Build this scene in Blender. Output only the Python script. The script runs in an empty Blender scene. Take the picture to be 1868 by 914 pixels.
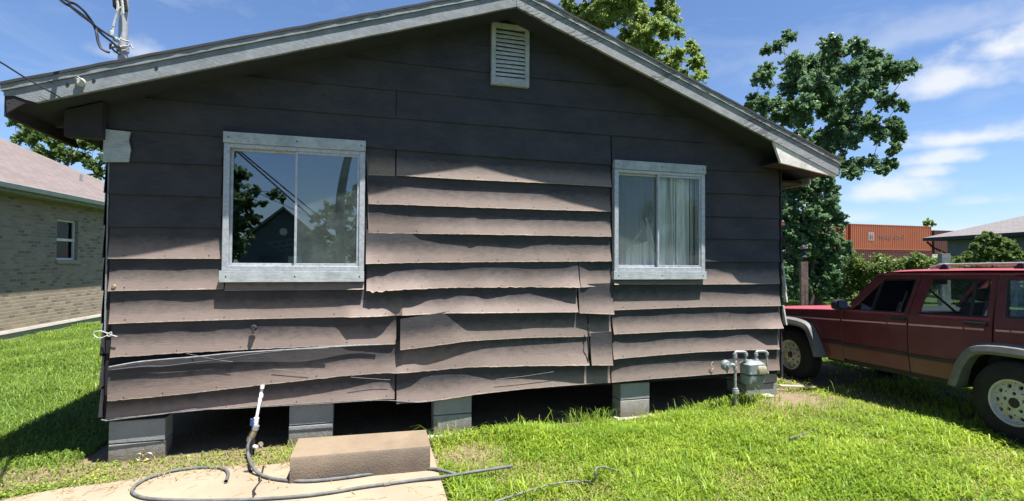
import bpy, bmesh, math, random
import numpy as np
from mathutils import Vector, Matrix, noise
random.seed(7); rng = np.random.default_rng(7)
R = math.radians
sc = bpy.context.scene
col = sc.collection

# ------------------------------------------------------------------ camera
FPX = 950.0; W0, H0 = 1868, 914
yaw, pitch, roll = R(16), R(1.26), R(0.4)
CAM = np.array([2.112, -5.281, 1.77])
FW = np.array([math.sin(yaw)*math.cos(pitch), math.cos(yaw)*math.cos(pitch), math.sin(pitch)])
_r0 = np.array([math.cos(yaw), -math.sin(yaw), 0]); _u0 = np.cross(_r0, FW)
RT = math.cos(roll)*_r0 + math.sin(roll)*_u0
UP = math.cos(roll)*_u0 - math.sin(roll)*_r0
cd = bpy.data.cameras.new('camera'); cam = bpy.data.objects.new('camera', cd); col.objects.link(cam)
cd.sensor_width = 36; cd.lens = FPX/W0*36; cd.clip_end = 900; cd.clip_start = .05
cam.matrix_world = Matrix(((RT[0], UP[0], -FW[0], CAM[0]), (RT[1], UP[1], -FW[1], CAM[1]), (RT[2], UP[2], -FW[2], CAM[2]), (0, 0, 0, 1)))
sc.camera = cam
# surveying helpers: where a sight line of the photograph meets a real plane of the place
def ray(x, y): return FW + RT*(x-934)/FPX + UP*(457-y)/FPX
def wall(x, y, yp=0.):
    d = ray(x, y); return CAM + (yp-CAM[1])/d[1]*d
def ground(x, y, zp=0.):
    d = ray(x, y); return CAM + (zp-CAM[2])/d[2]*d
def dep(x, y, Z): return CAM + ray(x, y)*Z

# ------------------------------------------------------------------ sun, sky, exposure
SUN = Vector((.20, -.25, 1.0)).normalized()
sl = bpy.data.lights.new('sun', 'SUN'); sl.energy = 5.0; sl.angle = R(.53); sl.color = (1, .955, .89)
so = bpy.data.objects.new('sun', sl); col.objects.link(so)
so.rotation_euler = SUN.to_track_quat('Z', 'Y').to_euler(); so.location = (10, -10, 30)
world = bpy.data.worlds.new('World'); sc.world = world; world.use_nodes = True
sc.view_settings.view_transform = 'Standard'; sc.view_settings.look = 'None'
sc.view_settings.exposure = 1.45; sc.view_settings.gamma = 1
sc.render.engine = 'CYCLES'
sc.cycles.max_bounces = 7; sc.cycles.transparent_max_bounces = 12
sc.cycles.use_denoising = True

class NT:
    def __init__(s, tree): s.t = tree; s.n = tree.nodes; s.l = tree.links
    def add(s, typ, **kw):
        n = s.n.new(typ)
        for k, v in kw.items():
            if k.startswith('i_'):
                key = k[2:]
                key = int(key) if key.isdigit() else key.replace('_', ' ')
                s.set(n.inputs[key], v)
            else: setattr(n, k, v)
        return n
    def set(s, inp, v):
        if isinstance(v, bpy.types.NodeSocket): s.l.new(v, inp)
        elif isinstance(v, bpy.types.Node): s.l.new(v.outputs[0], inp)
        else: inp.default_value = v
    def math(s, op, a, b=None, c=None, clamp=False):
        n = s.n.new('ShaderNodeMath'); n.operation = op; n.use_clamp = clamp
        s.set(n.inputs[0], a)
        if b is not None: s.set(n.inputs[1], b)
        if c is not None: s.set(n.inputs[2], c)
        return n.outputs[0]
    def vmath(s, op, a, b=None):
        n = s.n.new('ShaderNodeVectorMath'); n.operation = op
        s.set(n.inputs[0], a)
        if b is not None: s.set(n.inputs[1], b)
        return n
    def mix(s, f, a, b, mode='MIX'):
        n = s.n.new('ShaderNodeMix'); n.data_type = 'RGBA'; n.blend_type = mode
        s.set(n.inputs[0], f); s.set(n.inputs[6], a); s.set(n.inputs[7], b)
        return n.outputs[2]
    def ramp(s, f, stops, interp='LINEAR'):
        n = s.n.new('ShaderNodeValToRGB'); s.set(n.inputs[0], f); cr = n.color_ramp; cr.interpolation = interp
        while len(cr.elements) < len(stops): cr.elements.new(.5)
        for e, (p, c) in zip(cr.elements, stops):
            e.position = p; e.color = (c, c, c, 1) if not hasattr(c, '__len__') else (*c, 1)
        return n.outputs[0]
    def noise(s, vec, scale, detail=4, rough=.55, dist=0):
        n = s.n.new('ShaderNodeTexNoise'); n.inputs['Scale'].default_value = scale; n.inputs['Detail'].default_value = detail
        n.inputs['Roughness'].default_value = rough; n.inputs['Distortion'].default_value = dist
        if vec is not None: s.set(n.inputs['Vector'], vec)
        return n.outputs['Fac']
    def mapping(s, vec, scale=(1, 1, 1), loc=(0, 0, 0), rot=(0, 0, 0)):
        n = s.n.new('ShaderNodeMapping'); s.set(n.inputs[0], vec)
        n.inputs['Scale'].default_value = scale; n.inputs['Location'].default_value = loc; n.inputs['Rotation'].default_value = rot
        return n.outputs[0]

w = NT(world.node_tree)
bg = w.n['Background']
sky = w.add('ShaderNodeTexSky', sky_type='NISHITA'); sky.sun_disc = False
sky.sun_elevation = math.asin(SUN.z); sky.sun_rotation = math.atan2(SUN.x, SUN.y)
sky.air_density = 1.0; sky.dust_density = 0.35; sky.ozone_density = 3.0
SKY_STR = .05
gen = w.add('ShaderNodeTexCoord').outputs['Generated']
# clouds: soft banks fixed in compass directions, broken up by noise
def skydir(px, py):
    d = ray(px, py); return d/np.linalg.norm(d)
CL = [  # px, py, half width px, half height px, opacity, ragged
    (1840, 85, 78, 40, 1.0), (1745, 150, 110, 34, .85), (1770, 252, 115, 20, .9), (1730, 288, 62, 15, .8),
    (1690, 316, 38, 12, .75), (1630, 350, 80, 24, .85), (1790, 367, 50, 11, .4), (1570, 398, 45, 10, .4),
    (262, 98, 34, 18, .5), (195, 98, 30, 14, .3), (1880, 30, 160, 22, .35), (1690, 62, 230, 30, .3), (1500, 90, 200, 34, .18),
    (1400, 140, 60, 30, .18), (1800, 420, 120, 14, .3)]
nz = w.noise(w.mapping(gen, (1, 1, 1.5)), 11, 5, .5)
nz2 = w.noise(w.mapping(gen, (1, 1, 1.6), (3, 1, 2)), 34, 6, .55)
nzc = w.math('ADD', w.math('MULTIPLY', w.math('SUBTRACT', nz, .5), 1.9), w.math('MULTIPLY', w.math('SUBTRACT', nz2, .5), 1.1))
cov = None
for (px, py, hw, hh, op) in CL:
    d = skydir(px, py); a = np.cross(d, [0, 0, 1]); a /= np.linalg.norm(a); b = np.cross(a, d)
    k = np.linalg.norm(ray(px, py)) * FPX
    dx = w.vmath('DOT_PRODUCT', gen, tuple(a*k/(hw*1.08))).outputs['Value']
    dy = w.vmath('DOT_PRODUCT', gen, tuple(b*k/(hh*1.35))).outputs['Value']
    front = w.math('GREATER_THAN', w.vmath('DOT_PRODUCT', gen, tuple(d)).outputs['Value'], 0)
    # flat-bottomed: the lower half falls off faster
    low = w.math('ADD', 1, w.math('MULTIPLY', w.math('LESS_THAN', dy, 0), .9))
    dy2 = w.math('MULTIPLY', dy, low)
    r2 = w.math('SQRT', w.math('ADD', w.math('MULTIPLY', dx, dx), w.math('MULTIPLY', dy2, dy2)))
    v = w.math('ADD', w.math('SUBTRACT', 1.0, r2), nzc)
    mr = w.add('ShaderNodeMapRange', interpolation_type='SMOOTHSTEP'); w.set(mr.inputs[0], v)
    mr.inputs[1].default_value = -.3; mr.inputs[2].default_value = 1.05; mr.inputs[4].default_value = op
    vv = w.math('MULTIPLY', mr.outputs[0], front)
    cov = vv if cov is None else w.math('MAXIMUM', cov, vv)
# high thin cirrus all over, in streaks
cir = w.noise(w.mapping(gen, (1.2, 1.2, 5), (5, 2, 0), (.5, .2, .3)), 3.2, 6, .62, .6)
cir = w.math('MULTIPLY', w.ramp(cir, [(.50, 0), (.80, 1)]), .24)
cov = w.math('MAXIMUM', cov, cir)
tint = w.mix(1, sky.outputs[0], (.96, 1.06, 1.24, 1), 'MULTIPLY')
CLOUD = 7.4
sy = w.add('ShaderNodeSeparateXYZ'); w.set(sy.inputs[0], gen)
hz_ = w.add('ShaderNodeMapRange', interpolation_type='SMOOTHSTEP'); w.set(hz_.inputs[0], sy.outputs[1]); hz_.inputs[1].default_value = .05; hz_.inputs[2].default_value = .6; hz_.inputs[3].default_value = 1.0; hz_.inputs[4].default_value = 1.03
tint = w.vmath('SCALE', tint).outputs[0]; w.set(tint.node.inputs['Scale'], hz_.outputs[0])
skycol = w.mix(cov, tint, (CLOUD*.95, CLOUD*.98, CLOUD*1.02, 1))
w.set(bg.inputs[0], skycol); bg.inputs[1].default_value = SKY_STR

# ------------------------------------------------------------------ materials
MATS = {}
def newmat(name):
    m = bpy.data.materials.new(name); m.use_nodes = True; MATS[name] = m
    t = NT(m.node_tree); b = t.n['Principled BSDF']; return m, t, b
def simple(name, c, rough=.7, metal=0, var=.15, scale=8, bump=0, bscale=60, spec=.4, coat=0):
    m, t, b = newmat(name)
    p = t.add('ShaderNodeTexCoord').outputs['Object']
    n = t.noise(p, scale, 5, .6)
    f = t.ramp(n, [(.3, 0), (.7, 1)])
    c1 = tuple(x*(1-var) for x in c)+(1,); c2 = tuple(min(1, x*(1+var)) for x in c)+(1,)
    t.set(b.inputs['Base Color'], t.mix(f, c1, c2))
    b.inputs['Roughness'].default_value = rough; b.inputs['Metallic'].default_value = metal
    b.inputs['Specular IOR Level'].default_value = spec; b.inputs['Coat Weight'].default_value = coat
    if bump:
        bn = t.add('ShaderNodeBump', i_Strength=bump, i_Distance=.01); t.set(bn.inputs['Height'], t.noise(p, bscale, 4, .6)); t.set(b.inputs['Normal'], bn)
    return m

# siding: charcoal hardboard in a sunlit and a shaded copy, uv.x = metres along, uv.y = 0 top .. 1 bottom edge
for sname in ('siding', 'siding_shaded'):
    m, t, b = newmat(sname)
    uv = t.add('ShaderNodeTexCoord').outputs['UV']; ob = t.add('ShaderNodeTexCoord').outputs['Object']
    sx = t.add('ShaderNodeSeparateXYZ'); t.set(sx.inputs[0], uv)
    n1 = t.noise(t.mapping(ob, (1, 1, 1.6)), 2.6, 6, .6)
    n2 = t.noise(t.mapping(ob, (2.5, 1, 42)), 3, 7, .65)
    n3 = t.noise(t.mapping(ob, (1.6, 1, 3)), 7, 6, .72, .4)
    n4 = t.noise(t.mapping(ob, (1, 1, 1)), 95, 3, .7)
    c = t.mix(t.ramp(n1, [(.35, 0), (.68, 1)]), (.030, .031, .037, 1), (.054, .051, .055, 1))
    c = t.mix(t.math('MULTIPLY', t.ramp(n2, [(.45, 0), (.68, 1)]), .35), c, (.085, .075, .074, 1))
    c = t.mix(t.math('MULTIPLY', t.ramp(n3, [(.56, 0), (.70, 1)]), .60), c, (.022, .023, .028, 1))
    if sname == 'siding':  # sunlit copy: sun painted into the lower laps, plus worn edges and chips
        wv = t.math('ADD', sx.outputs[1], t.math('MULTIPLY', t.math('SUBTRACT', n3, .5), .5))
        c = t.mix(t.math('MULTIPLY', t.ramp(wv, [(.36, 0), (.80, 1)]), .78), c, (.25, .195, .168, 1))  # lightening towards the foot of each board stands in for sunlight
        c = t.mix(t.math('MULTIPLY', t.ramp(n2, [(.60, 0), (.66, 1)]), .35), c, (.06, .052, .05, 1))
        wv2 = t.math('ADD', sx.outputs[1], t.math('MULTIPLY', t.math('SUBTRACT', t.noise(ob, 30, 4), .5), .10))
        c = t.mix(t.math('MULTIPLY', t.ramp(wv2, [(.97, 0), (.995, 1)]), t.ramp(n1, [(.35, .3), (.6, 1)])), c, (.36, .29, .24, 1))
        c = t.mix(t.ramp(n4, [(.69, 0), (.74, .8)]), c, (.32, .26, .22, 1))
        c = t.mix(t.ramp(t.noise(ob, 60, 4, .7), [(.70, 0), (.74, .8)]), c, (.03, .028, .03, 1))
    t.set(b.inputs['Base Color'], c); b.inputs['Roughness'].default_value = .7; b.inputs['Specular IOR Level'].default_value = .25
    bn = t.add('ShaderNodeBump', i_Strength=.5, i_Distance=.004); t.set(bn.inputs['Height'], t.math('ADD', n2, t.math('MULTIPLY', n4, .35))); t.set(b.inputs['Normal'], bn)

def peeling(name, paint, wood, amt, sc_=(3, 3, 22), rot=(0, 0, 0)):
    m, t, b = newmat(name)
    ob = t.add('ShaderNodeTexCoord').outputs['Object']
    mp = t.mapping(ob, (1, 1, 1), (0, 0, 0), rot)
    g = t.noise(t.mapping(mp, sc_), 2.2, 9, .72); big = t.noise(ob, 1.3, 5, .65); fine = t.noise(t.mapping(mp, (sc_[0]*2, 6, sc_[2]*3)), 3, 6, .7)
    f = t.ramp(t.math('ADD', g, t.math('MULTIPLY', t.math('SUBTRACT', big, .5), .7)), [(amt, 0), (amt+.03, 1)])
    v = t.noise(ob, 7, 6, .7)
    pc = t.mix(t.ramp(v, [(.3, 0), (.7, 1)]), tuple(x*.68 for x in paint)+(1,), tuple(min(1, x*1.25) for x in paint)+(1,))
    pc = t.mix(t.math('MULTIPLY', t.ramp(fine, [(.52, 0), (.64, 1)]), .45), pc, tuple(x*.5 for x in paint)+(1,))
    c = t.mix(f, pc, wood+(1,))
    edge = t.math('SUBTRACT', t.ramp(t.math('ADD', g, t.math('MULTIPLY', t.math('SUBTRACT', big, .5), .7)), [(amt-.025, 0), (amt-.005, 1)]), f, clamp=True)
    c = t.mix(t.math('MULTIPLY', edge, .6), c, tuple(min(1, x*1.9) for x in paint)+(1,))
    crack = t.ramp(t.noise(t.mapping(mp, (sc_[0]*.6, 4, sc_[2]*1.6), (4, 2, 8)), 3.1, 7, .72), [(.64, 0), (.665, 1)])
    c = t.mix(t.math('MULTIPLY', crack, .85), c, (.035, .035, .04, 1))
    t.set(b.inputs['Base Color'], c); b.inputs['Roughness'].default_value = .78
    bn = t.add('ShaderNodeBump', i_Strength=.7, i_Distance=.004); t.set(bn.inputs['Height'], t.math('SUBTRACT', g, t.math('ADD', f, crack))); t.set(b.inputs['Normal'], bn)
    return m
peeling('fascia', (.205, .225, .24), (.10, .10, .105), .60, (2, 3, 22), (0, -.34, 0))
peeling('fascia_right', (.24, .25, .255), (.11, .115, .12), .58, (2, 3, 22), (0, .35, 0))
peeling('window_trim', (.36, .395, .41), (.13, .13, .135), .68, (2, 3, 18))
peeling('old_white', (.45, .45, .43), (.22, .2, .18), .60, (6, 6, 6))
peeling('return_panel', (.62, .59, .54), (.30, .28, .26), .66, (4, 4, 6))
simple('soffit', (.022, .027, .038), .8)
simple('dark_wood', (.030, .027, .030), .85, bump=.5)
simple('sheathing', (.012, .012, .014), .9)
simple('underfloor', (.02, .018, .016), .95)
simple('aluminium', (.40, .42, .45), .48, .35, var=.22, scale=30)
simple('louver', (.55, .55, .56), .7, var=.2, scale=20)
simple('dark', (.012, .012, .013), .7)
simple('galv', (.36, .37, .38), .5, .4, var=.22, scale=25)
simple('pvc', (.72, .72, .72), .5, var=.12, scale=30)
simple('rubber', (.018, .018, .019), .85, var=.3, bump=.25, bscale=120)
simple('cable', (.035, .04, .055), .5)
simple('hose', (.10, .105, .105), .7, var=.35, scale=14)
simple('hose_worn', (.13, .14, .12), .75, var=.35, scale=9)
simple('meter_grey', (.19, .225, .235), .5, .1, var=.18, scale=20)
simple('meter_index', (.36, .31, .21), .45, var=.25, scale=30)
simple('brass', (.30, .25, .17), .5, .5, var=.3, scale=40)
simple('blue_handle', (.03, .06, .20), .5)
simple('room_wall', (.10, .11, .11), .9)
simple('cardboard', (.30, .24, .16), .85)
simple('cloth', (.35, .37, .38), .9, var=.3, scale=6)
simple('white_plastic', (.72, .74, .74), .4)
simple('post_wood', (.16, .115, .095), .85, var=.4, scale=12, bump=.6, bscale=30)
simple('post_grey', (.20, .21, .22), .85, var=.3, scale=12)
simple('bark', (.09, .07, .055), .9, var=.4, scale=10, bump=.8, bscale=20)
simple('fence_metal', (.30, .31, .32), .5, .5)
simple('soffit_green', (.22, .25, .21), .6, var=.08)
simple('gutter', (.30, .34, .31), .45, var=.08)
simple('window_white', (.72, .72, .70), .5, var=.05)
simple('blue_wall', (.10, .13, .155), .75, var=.12, scale=3)
simple('lower_container', (.10, .035, .03), .7, var=.3)
simple('wire_grey', (.11, .115, .12), .7, var=.4, scale=20)
simple('cable_pale', (.17, .175, .18), .7, var=.35, scale=14)
simple('litter', (.5, .42, .3), .8)

def shingles(name, c1, c2, sc_=1.0):
    m, t, b = newmat(name)
    uvn = t.add('ShaderNodeTexCoord').outputs['UV']
    br = t.add('ShaderNodeTexBrick'); t.set(br.inputs['Vector'], uvn)
    br.inputs['Scale'].default_value = 1; br.inputs['Brick Width'].default_value = .30*sc_; br.inputs['Row Height'].default_value = .14*sc_
    br.inputs['Mortar Size'].default_value = .006; br.inputs['Color1'].default_value = c1+(1,); br.inputs['Color2'].default_value = c2+(1,)
    br.inputs['Mortar'].default_value = tuple(x*.35 for x in c1)+(1,)
    n = t.noise(uvn, 60, 3); c = t.mix(t.math('MULTIPLY', n, .5), br.outputs[0], tuple(x*1.3 for x in c2)+(1,))
    c = t.mix(t.math('MULTIPLY', t.noise(uvn, .6, 4), .35), c, tuple(x*.6 for x in c1)+(1,))
    t.set(b.inputs['Base Color'], c); b.inputs['Roughness'].default_value = .9
    bn = t.add('ShaderNodeBump', i_Strength=.6, i_Distance=.02); t.set(bn.inputs['Height'], br.outputs['Fac']); bn.invert = True; t.set(b.inputs['Normal'], bn)
shingles('shingle_dark', (.05, .05, .055), (.075, .07, .075))
shingles('shingle_brown', (.115, .092, .086), (.165, .135, .127))
shingles('shingle_grey', (.12, .11, .11), (.165, .15, .147))

# brick wall
m, t, b = newmat('brick')
uvn = t.add('ShaderNodeTexCoord').outputs['UV']
wob = t.vmath('ADD', uvn, t.vmath('MULTIPLY', t.add('ShaderNodeTexNoise', i_Scale=9.0).outputs['Color'], (.012, .012, 0)).outputs[0]).outputs[0]
br = t.add('ShaderNodeTexBrick'); t.set(br.inputs['Vector'], wob); br.inputs['Scale'].default_value = 1
br.inputs['Brick Width'].default_value = .21; br.inputs['Row Height'].default_value = .075; br.inputs['Mortar Size'].default_value = .010; br.inputs['Mortar Smooth'].default_value = .3
br.inputs['Color1'].default_value = (.21, .16, .12, 1); br.inputs['Color2'].default_value = (.37, .29, .22, 1); br.inputs['Mortar'].default_value = (.36, .30, .22, 1)
br.inputs['Bias'].default_value = .25
b2_ = t.add('ShaderNodeTexBrick'); t.set(b2_.inputs['Vector'], wob); b2_.inputs['Scale'].default_value = 1
b2_.inputs['Brick Width'].default_value = .21; b2_.inputs['Row Height'].default_value = .075; b2_.inputs['Mortar Size'].default_value = .010
b2_.inputs['Color1'].default_value = (0, 0, 0, 1); b2_.inputs['Color2'].default_value = (1, 1, 1, 1); b2_.inputs['Mortar'].default_value = (0, 0, 0, 1); b2_.offset = .5
cc = t.mix(t.math('MULTIPLY', t.ramp(b2_.outputs[0], [(.80, 0), (.84, 1)]), .8), br.outputs[0], (.12, .10, .085, 1))
cc = t.mix(t.math('MULTIPLY', t.noise(uvn, 1.2, 4), .35), cc, (.24, .21, .17, 1))
t.set(b.inputs['Base Color'], cc); b.inputs['Roughness'].default_value = .9
bn = t.add('ShaderNodeBump', i_Strength=.7, i_Distance=.012); t.set(bn.inputs['Height'], br.outputs['Fac']); bn.invert = True; t.set(b.inputs['Normal'], bn)

def concrete(name, c1, c2, stain, bump=.4, scale=3.):
    m, t, b = newmat(name)
    ob = t.add('ShaderNodeTexCoord').outputs['Object']
    n1 = t.noise(ob, scale, 7, .65); n2 = t.noise(ob, scale*.35, 4, .6); n3 = t.noise(ob, 70, 3, .7)
    c = t.mix(n1, c1+(1,), c2+(1,)); c = t.mix(t.math('MULTIPLY', t.ramp(n2, [(.42, 0), (.72, 1)]), .7), c, stain+(1,))
    c = t.mix(t.ramp(n3, [(.64, 0), (.72, .5)]), c, tuple(x*.45 for x in c1)+(1,))
    t.set(b.inputs['Base Color'], c); b.inputs['Roughness'].default_value = .88
    bn = t.add('ShaderNodeBump', i_Strength=bump, i_Distance=.006); t.set(bn.inputs['Height'], t.math('ADD', n3, n1)); t.set(b.inputs['Normal'], bn)
concrete('slab_concrete', (.25, .195, .135), (.33, .265, .19), (.20, .155, .11), .5)
concrete('step_concrete', (.165, .125, .08), (.23, .175, .12), (.10, .075, .05), .6, 6)
concrete('step_face', (.12, .095, .07), (.24, .185, .135), (.07, .06, .05), .9, 5)
for nm_, c1_, c2_ in (('block', (.21, .225, .23), (.29, .30, .30)), ('block_tan', (.28, .265, .245), (.36, .34, .32))):
    concrete(nm_, c1_, c2_, tuple(x*.7 for x in c1_), 1.0, 6)
    m = MATS[nm_]; t = NT(m.node_tree); b = t.n['Principled BSDF']; ob = t.add('ShaderNodeTexCoord').outputs['Object']; wp = t.add('ShaderNodeNewGeometry').outputs['Position']
    szz = t.add('ShaderNodeSeparateXYZ'); t.set(szz.inputs[0], wp); old = b.inputs['Base Color'].links[0].from_socket
    mud = t.ramp(t.math('ADD', szz.outputs[2], t.math('MULTIPLY', t.math('SUBTRACT', t.noise(ob, 14, 6, .7), .5), .28)), [(.05, .85), (.20, 0)])
    c = t.mix(mud, old, (.13, .10, .07, 1)); c = t.mix(t.ramp(t.noise(ob, 150, 2, .6), [(.60, 0), (.68, .7)]), c, (.05, .05, .05, 1)); t.set(b.inputs['Base Color'], c)
concrete('pad', (.33, .31, .28), (.42, .40, .36), (.25, .24, .2), .5, 5)
concrete('foundation', (.36, .34, .25), (.46, .43, .33), (.28, .27, .18), .3, 2)

# ground sheet: soil and turf by a painted 'dirt' amount
m, t, b = newmat('soil')
ob = t.add('ShaderNodeTexCoord').outputs['Object']
at = t.add('ShaderNodeAttribute', attribute_name='dirt')
n = t.noise(ob, 6, 7, .65); nf = t.noise(ob, 45, 4, .7); nb = t.noise(ob, .8, 4)
soil = t.mix(n, (.13, .095, .065, 1), (.26, .20, .13, 1)); soil = t.mix(t.ramp(nf, [(.55, 0), (.7, 1)]), soil, (.36, .30, .20, 1))
turf = t.mix(nf, (.022, .045, .008, 1), (.06, .10, .018, 1)); turf = t.mix(t.math('MULTIPLY', nb, .4), turf, (.075, .09, .022, 1))
f = t.ramp(t.math('ADD', at.outputs['Fac'], t.math('MULTIPLY', t.math('SUBTRACT', n, .5), .6)), [(.4, 0), (.6, 1)])
t.set(b.inputs['Base Color'], t.mix(f, turf, soil)); b.inputs['Roughness'].default_value = .95; b.inputs['Specular IOR Level'].default_value = .1
bn = t.add('ShaderNodeBump', i_Strength=.8, i_Distance=.03); t.set(bn.inputs['Height'], t.math('ADD', n, nf)); t.set(b.inputs['Normal'], bn)

def leafmat(name, dark, light, yellow, trans=.35, rough=.5, posvar=2.):
    m, t, b = newmat(name)
    g = t.add('ShaderNodeNewGeometry'); ob = t.add('ShaderNodeTexCoord').outputs['Object']
    rnd = g.outputs['Random Per Island']
    n = t.noise(ob, posvar, 3)
    c = t.mix(rnd, dark+(1,), light+(1,)); big = t.ramp(t.noise(ob, posvar*.9, 5, .7), [(.38, 0), (.6, 1)]); c = t.mix(t.math('MULTIPLY', big, .45), c, tuple(x*.55 for x in light)+(1,)); c = t.mix(t.ramp(t.math('ADD', t.math('MULTIPLY', n, .7), t.math('MULTIPLY', rnd, .3)), [(.45, 0), (.75, 1)]), c, yellow+(1,))
    t.set(b.inputs['Base Color'], c); b.inputs['Roughness'].default_value = rough; b.inputs['Specular IOR Level'].default_value = .3
    tr = t.add('ShaderNodeBsdfTranslucent'); t.set(tr.inputs[0], t.mix(.5, c, tuple(min(1, x*1.6) for x in yellow)+(1,)))
    mx = t.add('ShaderNodeMixShader', i_0=trans); t.set(mx.inputs[1], b.outputs[0]); t.set(mx.inputs[2], tr.outputs[0])
    t.set(t.n['Material Output'].inputs[0], mx.outputs[0])
leafmat('leaf_dark', (.05, .11, .06), (.13, .23, .12), (.17, .27, .12), .38, .45)
leafmat('leaf_yellow', (.085, .15, .04), (.20, .30, .08), (.34, .42, .12), .45, .5)
leafmat('leaf_mid', (.045, .09, .03), (.11, .18, .05), (.19, .26, .07), .35, .5)
leafmat('leaf_vine', (.04, .075, .02), (.11, .17, .04), (.21, .28, .07), .35, .5)
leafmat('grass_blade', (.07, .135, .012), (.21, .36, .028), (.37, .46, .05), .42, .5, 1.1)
leafmat('grass_dark', (.055, .115, .018), (.15, .255, .035), (.23, .32, .05), .38, .5, 1.2)  # deeper green for the grass left of the house
leafmat('grass_dry', (.20, .18, .07), (.34, .30, .12), (.30, .33, .08), .3, .7, 2)

# glass
def glass(name, refl, tint, rough=.0):
    m, t, b = newmat(name); t.n.remove(b)
    fr = t.add('ShaderNodeFresnel', i_IOR=1.5)
    f = t.math('ADD', t.math('MULTIPLY', fr.outputs[0], .3 if name == 'glass' else 1.0), refl, clamp=True)
    g = t.add('ShaderNodeBsdfGlossy', i_Roughness=rough); g.inputs[0].default_value = (.9, .95, 1, 1)
    tr = t.add('ShaderNodeBsdfTransparent'); tr.inputs[0].default_value = tint+(1,)
    mx = t.add('ShaderNodeMixShader'); t.set(mx.inputs[0], f); t.set(mx.inputs[1], tr.outputs[0]); t.set(mx.inputs[2], g.outputs[0])
    t.set(t.n['Material Output'].inputs[0], mx.outputs[0])
    return m, t, mx, ob
glass('glass', .01, (.965, .985, .975))
glass('glass_left', .12, (.55, .62, .62))
glass('glass_car', .04, (.84, .90, .87))
# dusty pane: clear glass plus a thin film of grime
m, t, mx, _ = glass('glass_dusty', .12, (.50, .60, .60))
ob = t.add('ShaderNodeTexCoord').outputs['Object']
df = t.add('ShaderNodeBsdfDiffuse'); df.inputs[0].default_value = (.30, .38, .36, 1)
m2 = t.add('ShaderNodeMixShader'); t.set(m2.inputs[0], t.math('MULTIPLY', t.ramp(t.noise(ob, 5, 6, .7), [(.3, .25), (.8, 1)]), .28))
t.set(m2.inputs[1], mx.outputs[0]); t.set(m2.inputs[2], df.outputs[0]); t.set(t.n['Material Output'].inputs[0], m2.outputs[0])
m, t, b = newmat('screen_mesh')
b.inputs['Base Color'].default_value = (.13, .15, .15, 1); b.inputs['Roughness'].default_value = .8; b.inputs['Alpha'].default_value = .5
m, t, b = newmat('curtain')
ob = t.add('ShaderNodeTexCoord').outputs['Object']
n = t.noise(t.mapping(ob, (30, 1, 2)), 1.4, 5, .6)
t.set(b.inputs['Base Color'], t.mix(n, (.35, .33, .31, 1), (.88, .86, .84, 1))); b.inputs['Roughness'].default_value = .9
# car paint, faded
m, t, b = newmat('car_red')
ob = t.add('ShaderNodeTexCoord').outputs['Object']
sz = t.add('ShaderNodeSeparateXYZ'); t.set(sz.inputs[0], ob)
n = t.noise(ob, 3, 5)
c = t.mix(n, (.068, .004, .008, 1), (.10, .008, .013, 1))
mud = t.ramp(t.math('ADD', sz.outputs[2], t.math('MULTIPLY', t.math('SUBTRACT', n, .5), .5)), [(.40, 1), (.68, 0)])
c = t.mix(t.math('MULTIPLY', mud, .55), c, (.11, .045, .03, 1))
top = t.ramp(sz.outputs[2], [(.98, 0), (1.08, 1)])
c = t.mix(t.math('MULTIPLY', t.noise(ob, 7, 5), .14), c, (.4, .2, .2, 1))
t.set(b.inputs['Base Color'], c); t.set(b.inputs['Roughness'], t.math('ADD', .28, t.math('MULTIPLY', n, .2))); b.inputs['Coat Weight'].default_value = .35; b.inputs['Coat Roughness'].default_value = .2
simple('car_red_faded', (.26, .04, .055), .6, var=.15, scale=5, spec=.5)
simple('car_flare', (.14, .137, .134), .6, var=.2)
simple('car_black', (.02, .02, .022), .5, var=.2)
simple('pinstripe', (.62, .30, .30), .5, var=.2)
simple('rim', (.52, .50, .45), .45, .1, var=.15)
simple('chrome', (.6, .6, .6), .25, .9, var=.05)
simple('seat_fabric', (.035, .035, .038), .9)
simple('mirror', (.5, .5, .5), .05, 1, var=0)
simple('tail_red', (.35, .01, .01), .3)
m, t, b = newmat('container')
ob = t.add('ShaderNodeTexCoord').outputs['Object']
n = t.noise(ob, .6, 6, .6); n2 = t.noise(t.mapping(ob, (2, 2, .3)), 2, 5, .7)
c = t.mix(n, (.27, .065, .025, 1), (.36, .11, .05, 1)); c = t.mix(t.ramp(n2, [(.6, 0), (.75, .5)]), c, (.20, .07, .05, 1))
t.set(b.inputs['Base Color'], c); b.inputs['Roughness'].default_value = .7
simple('faded_blue', (.15, .085, .085), .8, var=.3)
simple('faded_pale', (.32, .25, .25), .8, var=.3)

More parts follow.
